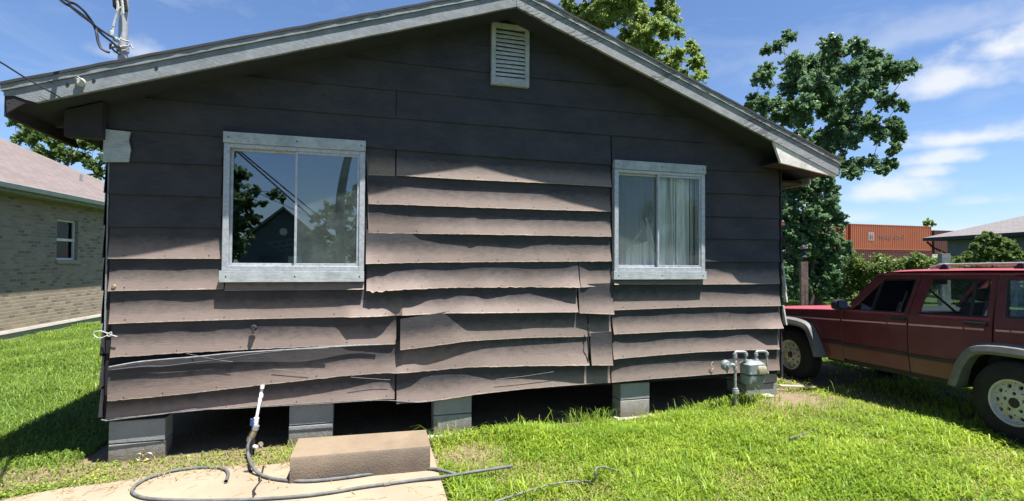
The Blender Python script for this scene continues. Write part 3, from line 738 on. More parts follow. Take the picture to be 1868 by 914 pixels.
# roof thickness (rafter space) behind the fascia so no light leaks
mb = MB()
for xa, xb in ((EL+.03, PKX), (PKX, ER-.03)):
    mb.hexa([roofpt(xa, y0+.045, .045), roofpt(xb, y0+.045, .045), roofpt(xb, y1-.01, .045), roofpt(xa, y1-.01, .045), roofpt(xa, y0+.045, .175), roofpt(xb, y0+.045, .175), roofpt(xb, y1-.01, .175), roofpt(xa, y1-.01, .175)], 'dark_wood')
mb.build('rafters', house)
# rake fascia boards (lower wide board and upper trim strip)
def rakeboard(xa, xb, lo, hi, ya, yb, mat, name, cuts=None):
    mb = MB(); n = 60; P = []
    for i in range(n+1):
        x = lerp(xa, xb, i/n); w_ = .0035*noise.noise(Vector((x*4, 7, lo*9)))
        ext = cuts(x) if cuts else 0
        P.append([(x, ya, rake(x)+lo+w_+ext), (x, ya, rake(x)+hi+w_*.5), (x, yb, rake(x)+hi+w_*.5), (x, yb, rake(x)+lo+w_+ext)])
    mb.grid(P, mat, closed=True); mb.face(P[0][::-1], mat); mb.face(P[-1], mat)
    return mb.build(name, house, bevel=0)
def rot_cut(x):
    return .0 if x > EL+.22 else (.10*(1-sstep(EL+.02, EL+.20, x+.03*noise.noise(Vector((x*40, 0, 0))))))
fl = rakeboard(EL, PKX-.002, 0, .135, y0, y0+.035, 'fascia', 'fascia_board', rot_cut); fl['label'] = 'left rake board with its lower end rotted dark'
ft = rakeboard(EL-.015, PKX-.002, .138, .182, y0-.014, y0+.035, 'fascia', 'fascia_trim')
fr_ = rakeboard(PKX+.002, ER, 0, .135, y0, y0+.035, 'fascia_right', 'fascia_board'); fr_['label'] = 'right rake board with cracked grey paint'
rakeboard(PKX+.002, ER+.015, .138, .182, y0-.014, y0+.035, 'fascia_right', 'fascia_trim')
# rotted black end and broken eave fascia at the left
mb = MB()
ze = rake(EL)
mb.prism([(EL+.004, y0+.006, ze+.13), (EL+.16, y0+.006, ze+.14), (EL+.19, y0+.006, ze+.075), (EL+.12, y0+.006, ze+.05), (EL+.02, y0+.006, ze-.03)], (0, .03, 0), 'dark_wood')
mb.hexa([(EL-.005, y0+.02, ze-.055), (EL+.03, y0+.02, ze-.055), (EL+.03, y0+1.05, ze-.085), (EL-.005, y0+1.0, ze-.085), (EL-.005, y0+.02, ze+.16), (EL+.03, y0+.02, ze+.16), (EL+.03, y0+.80, ze+.16), (EL-.005, y0+.86, ze+.16)], 'dark_wood')
mb.box(EL+.05, EL+.09, y0+1.4, y1-.3, ze-.02, ze+.15, 'dark_wood')
o = mb.build('eave_board', house); o['label'] = 'broken blackened board at the left eave'
for yy in (.05, .6, 1.2, 1.8, 2.6, 3.4, 4.2, 5., 5.8):
    mb = MB(); mb.hexa([(EL+.12, yy, rake(EL+.12)-.06), (-.03, yy, rake(0)-.10), (-.03, yy+.045, rake(0)-.10), (EL+.12, yy+.045, rake(EL+.12)-.06), (EL+.12, yy, rake(EL+.12)+.02), (-.03, yy, rake(0)+.02), (-.03, yy+.045, rake(0)+.02), (EL+.12, yy+.045, rake(EL+.12)+.02)], 'dark_wood'); mb.build('rafter_tail', house)
mb = MB(); mb.hexa([(EL+.26, -.12, 2.79), (-.02, -.12, 2.79), (-.02, -.02, 2.79), (EL+.26, -.02, 2.79), (EL+.26, -.12, rake(EL+.26)), (-.02, -.12, rake(0)), (-.02, -.02, rake(0)), (EL+.26, -.02, rake(EL+.26))], 'dark_wood')
mb.build('eave_box', house)
# boxed eave return at the right
q = [wall(1411, 256, y0+.012), wall(1425, 297, y0+.012), wall(1508, 307, y0+.012)]
zr = min(q[1][2], q[2][2])
mb = MB(); pr = [(q[0][0], y0+.012, rake(q[0][0])+.01), (q[1][0], y0+.012, q[1][2]), (ER-.02, y0+.012, rake(ER)-.02), (ER-.02, y0+.012, rake(ER)+.02)]
mb.prism(pr, (0, .03, 0), 'return_panel'); mb.box(q[1][0]+.005, ER-.03, y0+.043, -.001, q[1][2]+.012, q[1][2]+.022, 'soffit')
o = mb.build('eave_return', house); o['label'] = 'pale triangular boxed end under the right eave'
mb = MB(); mb.box(WID+.03, ER-.03, .11, y1, 2.80, 2.83, 'soffit'); mb.box(ER-.03, ER, .0, y1, 2.78, rake(ER)+.17, 'fascia_right'); mb.build('eave_soffit', house)
mb = MB(); kb = wall(144, 148, y0-.03); mb.lathe([(0, .03), (.02, .03), (.028, .02), (.034, .008), (.035, 0)], 'old_white', (kb[0], y0, kb[2]), (0, -1, 0), 16)
mb.tube([(kb[0]-.03, y0-.02, kb[2]+.02), (kb[0], y0-.05, kb[2]+.028), (kb[0]+.03, y0-.02, kb[2]+.005)], .006, 'old_white', 6)
mb.build('insulator', house, smooth=True)
for px, py in ((123, 154), (171, 147), (285, 124)):
    g_ = wall(px, py, y0-.002); mb = MB(); mb.lathe([(0, .004), (.012, .004), (.014, 0)], 'dark', (g_[0], y0, g_[2]), (0, -1, 0), 10); mb.build('knot_hole', house)

# ---- gable vent
va, vb_ = wall(897, 40, -.05), wall(965, 156, -.05); vx0, vx1 = va[0], vb_[0]; vz1 = va[2]-.0; vz0 = wall(897, 153, -.05)[2]
mb = MB(); fwid = .045
for bx in ((vx0, vx0+fwid, vz0, vz1), (vx1-fwid, vx1, vz0, vz1), (vx0+fwid, vx1-fwid, vz0, vz0+.06), (vx0+fwid, vx1-fwid, vz1-.045, vz1)): mb.box(bx[0], bx[1], -.060, -.012, bx[2], bx[3], 'window_trim')
mb.box(vx0+.01, vx1-.01, -.014, -.010, vz0+.01, vz1-.01, 'dark')
vent = mb.build('gable_vent', house, bevel=.003)
ns = 12
for i in range(ns):
    z = lerp(vz0+.075, vz1-.085, i/(ns-1)); jx = random.uniform(-.004, .004)
    mb = MB(); mb.hexa([(vx0+fwid, -.052, z-.018+jx), (vx1-fwid, -.052, z-.018-jx), (vx1-fwid, -.047, z-.020-jx), (vx0+fwid, -.047, z-.020+jx), (vx0+fwid, -.022, z+.022), (vx1-fwid, -.022, z+.022-jx), (vx1-fwid, -.017, z+.020), (vx0+fwid, -.017, z+.020)], 'louver')
    mb.build('slat', vent)

# ---- windows
def window(px0, px1, pym, D, label, mull_px, dusty, clear):
    root = None
    x0, x1, z0, z1 = D['x0'], D['x1'], D['z0'], D['z1']
    yf = -.062
    zt = D['ht']; zs = D['sill']
    mb = MB(); fo = .05
    X0, X1 = x0-.03, x1+.03; Z0, Z1 = zs[1]+.002, zt[0]-.002
    for bx in ((X0, X0+fo, Z0, Z1), (X1-fo, X1, Z0, Z1), (X0+fo, X1-fo, Z1-.035, Z1), (X0+fo, X1-fo, Z0, Z0+.045)):
        mb.box(bx[0], bx[1], yf, -.004, bx[2], bx[3], 'aluminium')
        mb.box(bx[0]+(.006 if bx[0] > X0 else 0), bx[1]-(.006 if bx[1] < X1 else 0), -.003, .08, bx[2]+.004, bx[3]-.004, 'aluminium')
    win = mb.build('window', house, bevel=.004); win['label'] = label
    xm = wall(mull_px, pym, -.04)[0]
    # fixed right sash stands forward, sliding left sash behind
    for nm, a_, b_, yy in (('sash', X0+fo, xm+.012, -.018), ('sash', xm-.016, X1-fo, -.050)):
        mb = MB(); e = .022
        for bx in ((a_+.001, a_+e, Z0+.046, Z1-.036), (b_-e, b_-.001, Z0+.046, Z1-.036), (a_+e, b_-e, Z1-.036-e, Z1-.036), (a_+e, b_-e, Z0+.046, Z0+.046+e)): mb.box(bx[0], bx[1], yy, yy+.022, bx[2], bx[3], 'aluminium')
        mb.build(nm, win, bevel=.002)
        mb = MB(); mb.box(a_+e-.004, b_-e+.004, yy+.009, yy+.013, Z0+.046+e-.004, Z1-.036-e+.004, clear if yy > -.03 else dusty); mb.build('pane', win)
    for nm, (za, zc), dx0, dx1, yq in (('header', zt, -.033, .033, -.078), ('sill', zs, -.045, .033, -.082)):
        mb = MB(); P = []
        n = 24
        for i in range(n+1):
            x = lerp(X0+.03+dx0, X1-.03+dx1, i/n); w_ = .0018*noise.noise(Vector((x*9, za*9, 0)))
            P.append([(x, yq, za+w_), (x, yq, zc+w_*.5), (x, -.014, zc), (x, -.014, za+w_)])
        mb.grid(P, 'window_trim', closed=True); mb.face(P[0][::-1], 'window_trim'); mb.face(P[-1], 'window_trim')
        for i in range(3):
            xx = lerp(X0+.04, X1-.04, i/2); mb.lathe([(0, .003), (.006, .003), (.007, 0)], 'dark', (xx, yq, (za+zc)/2), (0, -1, 0), 8)
        mb.build(nm, win, bevel=.002)
    return win, X0, X1, Z0, Z1, xm
wl_, lx0, lx1, lz0, lz1, lxm = window(414, 664, 380, WL, 'large sliding window reflecting trees and sky', 541, 'glass_dusty', 'glass_left')
wr_, rx0, rx1, rz0, rz1, rxm = window(1117, 1280, 400, WR, 'smaller sliding window with curtains behind the glass', 1201, 'glass', 'glass')

# ---- things inside the windows
def curtain(x0, x1, z0, z1, y, label, folds, amp, seed, gather=0):
    y = y-.10
    rn = random.Random(seed); mb = MB(); n = 120; P = []
    ph = [rn.uniform(0, 6) for _ in range(4)]
    for i in range(n+1):
        u = i/n; r = []
        for j in range(9):
            v = j/8; s = u*folds*2*math.pi
            yy = y+amp*(math.sin(s+ph[0]+.5*v)+.5*math.sin(1.7*s+ph[1]-.6*v)+.3*math.sin(3.3*s+ph[2]))*(.6+.4*v)
            r.append((lerp(x0, x1, u)+gather*.03*math.sin(s*1.3+v), yy, lerp(z1, z0, v)))
        P.append(r)
    mb.grid(P, 'curtain'); o = mb.build('curtain', smooth=True, angle=180)
    md = o.modifiers.new('thick', 'SOLIDIFY'); md.thickness = .002
    rebase([o], (x0, y, z0)); return tag(o, label, 'curtain', 'curtains in the right window')
curtain(rx0+.02, rxm+.04, rz0-.15, rz1+.05, .19, 'greyish curtain behind the torn insect screen', 7, .014, 1)
curtain(rxm+.05, rxm+.17, rz0-.15, rz1+.05, .17, 'narrow off-white curtain strip nearest the window divider', 1.6, .03, 2, 1)
curtain(rxm+.20, rxm+.43, rz0-.15, rz1+.05, .16, 'wide off-white curtain in soft folds, between two strips of dark', 4, .032, 5, 1)
curtain(rxm+.47, rx1+.02, rz0-.15, rz1+.05, .20, 'grey curtain edge at the right side of the window', 1.4, .026, 4, 1)
# torn insect screen in the left half
S = lambda px, py: wall(px, py, .004)
pts = [S(1128, 312), S(1199, 318), S(1199, 462), S(1193, 440), S(1188, 420), S(1179, 395), S(1170, 418), S(1162, 428), S(1150, 446), S(1138, 466), S(1131, 488), S(1127, 488)]
mb = MB(); mb.prism([p for p in pts], (0, .0015, 0), 'screen_mesh')
sc_o = mb.build('insect_screen'); tag(sc_o, 'torn grey insect screen hanging open in the left half of the smaller window', 'screen')
mb = MB()
mb.prism([S(1150, 446)+np.array([0, -.002, 0]), S(1168, 430)+np.array([0, -.004, 0]), S(1178, 396)+np.array([0, -.004, 0]), S(1181, 440)+np.array([0, -.004, 0]), S(1160, 447)+np.array([0, -.004, 0])], (0, .0015, 0), 'screen_mesh')
mb.tube([S(1186, 420), S(1190, 440), S(1193, 456), S(1196, 470), S(1194, 486)], [.006, .010, .012, .008, .004], 'cloth', 6)
mb.tube([S(1178, 397), S(1181, 404)], .010, 'cloth', 6)
o = mb.build('folded_flap'); o.parent = sc_o
# clutter behind the larger window
def inside(px, py, y): return wall(px, py, y)
mb = MB()
a, b_, c_, d_ = inside(490, 443, .75), inside(600, 428, .95), inside(560, 452, .60), inside(513, 458, .55)
A_, B_ = np.array(a), np.array(b_); D_ = np.array(d_); C_ = np.array(d_)+(B_-A_)*.95
for i in range(9):
    t_ = i/8; mb.tube([lerp(A_, B_, t_), lerp(D_, C_, t_)], .008, 'white_plastic', 5)
for t_ in (0, .5, 1): mb.tube([lerp(A_, D_, t_), lerp(B_, C_, t_)], .010, 'white_plastic', 5)
tag(mb.build('wire_shelf'), 'white slatted rack lying tilted behind the larger window', 'rack')
mb = MB(); q = [inside(430, 487, .35), inside(485, 487, .45), inside(468, 468, .6), inside(437, 462, .6)]
mb.prism(q, (0, .01, .012), 'cardboard'); tag(mb.build('cardboard'), 'flattened brown cardboard leaning at the lower left inside the larger window', 'cardboard'); mb = MB(); mb.prism([inside(515, 487, .5), inside(560, 487, .5), inside(556, 460, .55), inside(520, 458, .55)], (0, .2, .0), 'cardboard')
tag(mb.build('cardboard_box'), 'brown cardboard box standing beneath the white rack inside the larger window', 'cardboard')
mb = MB(); P = []
for i in range(30):
    r = []
    for j in range(12):
        p = np.array([lerp(lx0+.05, lx1-.02, i/29), lerp(.20, .7, j/11), 1.58]); p[2] += .05+.09*noise.noise(Vector((p[0]*5, p[1]*6, 1)))+.04*noise.noise(Vector((p[0]*14, p[1]*14, 1))); r.append(p)
    P.append(r)
mb.grid(P, 'cloth'); tag(mb.build('crumpled_cloth', smooth=True), 'crumpled grey cloth heaped along the bottom of the larger window', 'cloth')
mb = MB(); mb.box(lx0-.1, lx1+.1, .16, .9, .9, 1.52, 'dark_wood'); mb.box(lx0-.12, lx1+.12, .14, .92, 1.522, 1.55, 'dark_wood')
tag(mb.build('dresser', bevel=.005), 'low dark dresser standing inside against the larger window', 'dresser')

# ---- block piers
def block(mb, x0, x1, y0, y1, z0, z1, mat): mb.box(x0, x1, y0, y1, z0, z1, mat)
def pier(px0, px1, pyt, pyb, label, rows, depth=.20, y=0.02, mats=('block', 'block'), padd=False):
    a_ = wall(px0, pyb, y); b_ = wall(px1, pyb, y); x0, x1 = a_[0], b_[0]; zb_ = min(a_[2], b_[2]); zt = max(wall(px0, pyt, y)[2], wall(px1, pyt, y)[2])
    root = empty('block_pier', ((x0+x1)/2, y+depth/2, zb_), label, 'pier', 'concrete block piers under the house')
    W = x1-x0; hh = (zt-zb_)/rows
    for i in range(rows):
        z0, z1 = i*hh, (i+1)*hh-.008
        mb = MB(); ox = random.uniform(-.004, .004); mb.box(-W/2+ox, W/2+ox, -depth/2, depth/2, z0, z1, mats[i % 2]); mb.build('block', root, bevel=.006)
    if padd: mb = MB(); mb.box(-W/2-.06, W/2+.06, -depth/2-.07, depth/2+.05, -.04, -.002, 'pad'); mb.build('footing_pad', root, bevel=.006)
    return root
pier(197, 300, 768, 844, 'leftmost block pier, with a small fitting at its foot', 2, .20)
pier(527, 607, 738, 809, 'block pier behind the left end of the concrete step', 2, .20)
pier(791, 860, 722, 788, 'block pier just right of the concrete step, on a pale footing', 2, .20, padd=True)
p4 = pier(1132, 1185, 699, 757, 'pale two block pier nearest the tall grass tufts', 2, .20, mats=('block_tan', 'block'), padd=True)
pier(1362, 1418, 678, 720, 'block pier at the right corner behind the gas meter', 2, .35, y=.03)
mb_ = [(1.5, 2.9), (4.4, 2.9), (6.8, 3.2), (.2, 3.2), (.2, 6.2), (3.5, 6.2), (6.8, 6.2), (.2, 8.6), (6.8, 8.6)]
for i, (x, y) in enumerate(mb_):
    r_ = empty('block_pier', (x, y, gz(x, y)), 'shadowed block pier back under the house', 'pier', 'concrete block piers under the house')
    for j in range(2): m_b = MB(); m_b.box(-.2, .2, -.1, .1, j*.22, j*.22+.215, 'block'); m_b.build('block', r_)
# small round fitting at the foot of the left pier
root = empty('pipe_clamp', tuple(wall(262, 842, -.05)), 'small rusty double ring fitting at the foot of the leftmost pier', 'fitting')
mb = MB()
for dx in (-.04, .03): mb.tube([(dx+.028*math.cos(a), .02, .035+.028*math.sin(a)) for a in np.linspace(0, 6.28, 14)], .008, 'brass', 6)
mb.tube([(-.03, 0.02, .04), (-.01, .02, .10)], .009, 'brass', 6); mb.build('ring', root, smooth=True)
# ------------------------------------------------------------------ concrete step
T = [wall(548, 800, 0)]  # placeholder sight only
zt_ = .235
bl, brr, frr, fll = [ground(px, py, zt_) for px, py in [(545, 800), (777, 784), (785, 813), (529, 834)]]
mb = MB(); n = 28
def edge_pts(a, b_, n): return [lerp(np.array(a), np.array(b_), i/n) for i in range(n+1)]
F_, B_ = edge_pts(fll, frr, n), edge_pts(bl, brr, n); P = []
for i in range(n+1):
    ch = abs(noise.noise(Vector((i*.45, 0, 0))))*.018+abs(noise.noise(Vector((i*1.3, 3, 0))))*.010
    f0 = F_[i]; dn = (B_[i]-F_[i]); dn /= np.linalg.norm(dn)
    rowp = [B_[i]*[1, 1, 0]+[0, 0, .02], B_[i]-dn*.0+[0, 0, 0], B_[i]-dn*.015, f0+dn*(.03+ch), f0+dn*(.008+ch*.5)+[0, 0, -.006-ch*.25], f0+[0, 0, -.022-ch], (f0-dn*.004)*[1, 1, 0]+[0, 0, .10], (f0+dn*.0)*[1, 1, 0]+[0, 0, .025]]
    P.append(rowp)
mb.grid([r[:5] for r in P], 'step_concrete'); mb.grid([r[4:] for r in P], 'step_face')
mb.face(P[0], 'step_face'); mb.face(P[-1][::-1], 'step_face')
st = mb.build('concrete_step', smooth=True, angle=30); c_ = (bl+frr)/2; rebase([st], (c_[0], c_[1], .03)); tag(st, 'rough tan concrete step block with a dark crumbling front, on the slab', 'step')

# ------------------------------------------------------------------ standpipe, hoses
yp = -.13
root = empty('water_standpipe', tuple(ground(462, 838, .03)), 'white plastic water riser with old brass valve beside the left pier gap', 'standpipe')
def bl_(mb, name, parent, **k):
    o = mb.build(name, parent, **k); o.data.transform(Matrix.Translation(-parent.location)); return o
pt = lambda px, py, y=yp: wall(px, py, y)
mb = MB(); mb.tube([pt(482, 700, .06), pt(480, 703, -.05), pt(478, 708, -.085), pt(473, 736, -.11), pt(467, 768, yp)], .013, 'pvc', 12); bl_(mb, 'riser_pipe', root, smooth=True)
mb = MB()
for px, py in ((479, 706), (477, 722), (475, 729)): mb.tube([pt(px, py-3, -.09), pt(px-1, py+3, -.093)], .018, 'pvc', 12)
mb.tube([pt(468, 762), pt(466, 775)], .022, 'pvc', 12); mb.tube([pt(467, 776), pt(465, 784)], .030, 'galv', 8); bl_(mb, 'coupling', root, smooth=True)
mb = MB(); mb.tube([pt(460, 764, yp-.03), pt(459, 776, yp-.03)], .016, 'blue_handle', 8); mb.tube([pt(466, 771), pt(459, 771, yp-.03)], .012, 'galv', 8); bl_(mb, 'valve', root, smooth=True)
mb = MB(); mb.tube([pt(465, 784), pt(461, 792), pt(458, 800)], [.024, .032, .026], 'brass', 10); mb.tube([pt(457, 796), pt(454, 805)], [.026, .022], 'brass', 8)
mb.tube([pt(459, 800), pt(459, 818), pt(458, 838)], [.030, .026, .024], 'rubber', 10); bl_(mb, 'old_valve', root, smooth=True)
mb = MB(); mb.tube([pt(460, 814), pt(470, 816, yp-.03)], .017, 'pvc', 10); mb.lathe([(0, .0), (.022, 0), (.022, .018), (0, .018)], 'brass', pt(474, 811, yp-.04), (.7, -.5, .3), 10); bl_(mb, 'hose_bib', root, smooth=True)

def gp(px, py, z): return ground(px, py, z)
hz = .03+.014
h1 = smoothpts([pt(457, 800, yp-.02), pt(452, 815, yp-.05), pt(453, 832, yp-.10), gp(459, 848, .09), gp(470, 862, .055), gp(492, 872, hz), gp(530, 877, hz), gp(575, 877, hz), gp(640, 870, hz), gp(700, 861, hz), gp(745, 856, hz), gp(785, 855, hz), gp(810, 859, .05), gp(832, 865, .04)], 8)
mb = MB(); mb.tube(h1, .0135, 'hose', 10); o = mb.build('garden_hose', smooth=True); rebase([o], tuple(gp(530, 877, .03))); tag(o, 'dark garden hose running from the old valve past the foot of the step', 'hose')
h2 = smoothpts([gp(412, 878, hz+.004), gp(416, 866, hz), gp(412, 857, hz), gp(395, 852.5, hz), gp(360, 853, hz), gp(320, 858, hz), gp(285, 867, hz), gp(258, 878, hz), gp(243, 890, hz), gp(243, 900, hz), gp(262, 908, hz), gp(300, 911.5, hz), gp(380, 913, hz), gp(460, 911, hz), gp(540, 906, hz), gp(600, 899, hz), gp(660, 889, hz), gp(705, 883, hz), gp(760, 876, hz), gp(815, 869, .055), gp(850, 863, .062), gp(890, 857, .065), (gp(935, 850, .06))], 8)
mb = MB(); mb.tube(h2, .0125, 'hose', 10, caps=False); mb.tube([h2[0], h2[0]+(h2[0]-h2[2])*.15], [.0125, .0145], 'hose_worn', 10, caps=False)
mb.tube([gp(700, 884, hz), gp(712, 882, hz)], .0165, 'hose_worn', 8)
o = mb.build('garden_hose', smooth=True); rebase([o], tuple(gp(300, 911, .03))); tag(o, 'looped grey garden hose with an open end, trailing off across the slab into the grass', 'hose')
h3 = smoothpts([gp(900, 916, .05), gp(950, 900, .052), gp(1000, 885, .056), gp(1030, 880, .04), gp(1060, 878, .02), gp(1084, 876, .05), gp(1086, 858, .13), gp(1094, 852, .12), gp(1110, 854, .08), gp(1135, 862, .02)], 7)
mb = MB(); mb.tube(h3, .008, 'hose_worn', 8); o = mb.build('garden_hose', smooth=True); rebase([o], tuple(gp(1000, 890, .02))); tag(o, 'thin worn hose half buried in the lawn with a small raised loop', 'hose')
h4 = smoothpts([gp(1455, 851, .085), gp(1500, 862, .085), gp(1545, 876, .08), gp(1590, 890, .075), gp(1640, 907, .07)], 6)
mb = MB(); mb.tube(h4, .010, 'hose', 8); o = mb.build('garden_hose', smooth=True); rebase([o], tuple(gp(1545, 876, .1))); tag(o, 'short dark hose end lying in the near lawn on the right', 'hose')
h5 = smoothpts([gp(1480, 768, .155), gp(1520, 764, .165), gp(1560, 768, .165), gp(1600, 778, .165), (gp(1606, 790, .185)), gp(1585, 797, .155), gp(1530, 790, .155), gp(1490, 786, .155), gp(1440, 800, .165)], 6)
mb = MB(); mb.tube(h5, .008, 'hose', 6); o = mb.build('garden_hose', smooth=True); rebase([o], tuple(gp(1540, 775, .085))); tag(o, 'loose coil of thin dark hose on the lawn in front of the parked car', 'hose')

# ------------------------------------------------------------------ gas meter
ym = -.24
G = lambda X, Y, y=ym: wall(1290+X/6.527, 620+Y/6.527, y)
gb = ground(1343, 747, gz(6.3, -.3)); root = empty('gas_meter', tuple(gb), 'grey gas meter on galvanised pipes with a round regulator at the house corner', 'gas meter')
pr = .0150
mb = MB(); mb.tube([G(343, 830)-[0, 0, .1], G(340, 640), G(335, 560), G(333, 300), G(332, 180)], pr, 'galv', 12)
mb.tube(smoothpts([G(332, 185), G(332, 155), G(355, 143), G(400, 143), G(440, 143), G(463, 155), G(463, 190)], 3), pr*.95, 'galv', 10)
mb.tube([G(463, 185), G(460, 262)], pr*.9, 'galv', 10); mb.tube(smoothpts([G(585, 240), G(583, 190), G(584, 150), G(605, 137), G(680, 137), G(710, 150), G(712, 185)], 3), pr*.95, 'galv', 10)
mb.tube([G(712, 180), G(716, 390)], pr*.75, 'galv', 10); mb.tube([G(716, 385), G(690, 395, ym+.05), G(640, 400, ym+.2)], pr*.7, 'galv', 8)
bl_(mb, 'pipe', root, smooth=True)
for a_, b_, r in (((332, 215), (332, 165), .024), ((463, 190), (463, 160), .022), ((460, 262), (461, 235), .026), ((583, 250), (583, 228), .028), ((583, 190), (583, 160), .022), ((333, 290), (333, 250), .024), ((334, 355), (333, 320), .026), ((712, 180), (710, 150), .020), ((716, 400), (716, 380), .019), ((338, 600), (336, 575), .030), ((338, 635), (338, 600), .038), ((339, 665), (339, 635), .026)):
    mb = MB(); mb.tube([G(*a_), G(*b_)], r, 'galv', 10); bl_(mb, 'pipe_union', root, smooth=True)
mb = MB(); mb.tube([G(335, 305), G(285, 295)], .022, 'galv', 10); bl_(mb, 'pipe_union', root, smooth=True)
mb = MB(); c0 = G(222, 300, ym); mb.lathe([(0, .055), (.016, .055), (.020, .035), (.045, .030), (.056, .010), (.060, .010), (.060, -.010), (.055, -.012), (.035, -.035), (0, -.04)], 'meter_grey', c0, (0, -1, 0), 24)
mb.tube([c0+[0, -.01, -.03], c0+[0.002, -.03, -.085]], [.020, .014], 'meter_grey', 10); mb.tube([c0, G(300, 300)], .020, 'meter_grey', 10)
bl_(mb, 'regulator', root, smooth=True)
def rbox(mb, c, hx, hy, z0, z1, mat, rad=.05, top_scale=.85, bot_scale=.9, seg=5):
    P = []; 
    for (z, s) in ((z0, bot_scale*.9), (z0+.01, bot_scale), (z0+.03, 1), (z1-.035, 1), (z1-.012, top_scale), (z1, top_scale*.8)):
        r = []
        for qx, qy, a0 in ((1, 1, 0), (-1, 1, 90), (-1, -1, 180), (1, -1, 270)):
            for k in range(seg+1):
                a = R(a0+90*k/seg); r.append((c[0]+s*(qx*(hx-rad)+rad*math.cos(a)), c[1]+s*(qy*(hy-rad)+rad*math.sin(a)), z))
        P.append(r)
    mb.grid(P, mat, closed=True); mb.face(P[0][::-1], mat); mb.face(P[-1], mat)
mz0, mzm, mz1 = G(520, 530)[2], G(520, 400)[2], G(520, 245)[2]; mc = (G(520, 400)[0]+.02, ym)
mb = MB(); rbox(mb, mc, .115, .085, mz0, mzm-.004, 'meter_grey', .04, 1.0, .85); bl_(mb, 'meter_body', root, smooth=True, angle=35)
mb = MB(); rbox(mb, mc, .122, .090, mzm-.002, mz1, 'meter_grey', .045, .75, 1.0)
for dx in (-.095, -.03, .05, .1): mb.lathe([(0, .01), (.010, .01), (.010, 0)], 'galv', (mc[0]+dx, ym-.085, mzm+.02), (0, -1, 0), 8)
bl_(mb, 'meter_top', root, smooth=True, angle=35)
mb = MB(); rbox(mb, (mc[0]+.055, ym-.085), .062, .028, mzm+.005, mzm+.098, 'meter_index', .02, .9, .9); bl_(mb, 'meter_index', root, smooth=True, angle=35)

# ------------------------------------------------------------------ wires on the siding
def wire(name, pts, r, mat, label, yoff=-.075, cat='wire', n=5):
    P = smoothpts([wall(p[0], p[1], p[2] if len(p) > 2 else yoff) for p in pts], n)
    mb = MB(); mb.tube(P, r, mat, 6); o = mb.build(name, smooth=True); rebase([o], tuple(P[0])); return tag(o, label, cat)
wire('cable', [(199, 670), (250, 661), (300, 656), (360, 651), (420, 645), (480, 641), (560, 636), (640, 631, -.06), (690, 629, -.055)], .0085, 'cable_pale', 'pale cable sagging along the top of the slipped lower board', -.085, 'cable')
wire('cable', [(204, 675), (260, 669), (300, 668), (350, 662), (400, 656), (450, 648), (520, 640), (600, 635)], .007, 'cable', 'thin grey cable looping below the pale cable on the slipped board', -.088, 'cable')
wire('cable', [(192, 768), (240, 762), (300, 755), (348, 747), (370, 747), (430, 745), (500, 741), (560, 738), (640, 733), (700, 730), (760, 734), (810, 729)], .0048, 'wire_grey', 'thin dark wire following the bottom edge of the siding on the left', -.046, 'wire')
wire('cable', [(185, 766, -.05), (196, 768, -.05)], .008, 'cable', 'short dark wire stub at the bottom left corner of the siding', -.05, 'wire')
wire('cord', [(196, 612), (182, 617), (172, 612), (172, 606), (184, 604), (197, 608), (203, 606), (203, 612), (197, 613), (196, 608), (206, 612), (214, 614)], .0045, 'old_white', 'pale cord tied in a small loop at the left corner', -.05, 'cord')
wire('wire', [(497, 673, -.07), (530, 676, -.07), (565, 680, -.07)], .002, 'cable_pale', 'thin white wire scrap on the slipped board, left of the water riser top', -.07)
wire('wire', [(340, 645, -.055), (370, 651, -.092), (400, 657, -.092), (425, 660, -.09)], .002, 'cable_pale', 'thin white wire scrap hanging over the cables near the left end', -.09)
wire('wire', [(640, 688, -.062), (680, 691, -.05), (712, 693, -.045)], .002, 'cable_pale', 'pale wire scrap lying across the left lower boards near the middle joint', -.05)
wire('wire', [(905, 692, -.05), (950, 687, -.05), (985, 682, -.05), (1010, 678, -.05)], .002, 'cable_pale', 'pale curved wire on the sagging bottom board', -.055)
wire('strap', [(1072, 592, -.065), (1074, 600, -.07), (1073, 612, -.08), (1074, 630, -.075), (1073, 650, -.07), (1073, 662, -.07)], .0055, 'cable', 'dark strap nailed up the joint between two short lower boards', -.075, 'strap')
wire('wire', [(1301, 660, -.045), (1297, 665, -.045), (1302, 670, -.045), (1299, 674, -.045)], .003, 'old_white', 'small white squiggle of wire left of the gas regulator', -.05)
# small outlet of an old tap in the siding
t0 = wall(463, 598, -.04); mb = MB(); mb.lathe([(0, .03), (.02, .03), (.025, .01), (.03, 0)], 'rubber', t0, (0, -1, 0), 12); mb.tube([t0+[0, -.03, 0], t0+[0, -.04, -.05]], .012, 'rubber', 8)
o = mb.build('wall_outlet', smooth=True); rebase([o], tuple(t0)); tag(o, 'small black outlet fixed to the siding below the larger window', 'outlet')
t0 = wall(208, 523, -.03); mb = MB(); mb.lathe([(0, .015), (.014, .015), (.02, 0)], 'brass', t0, (0, -1, 0), 10); o = mb.build('rusty_bolt', smooth=True); rebase([o], tuple(t0)); tag(o, 'rusty bolt head in the siding near the left corner', 'bolt')

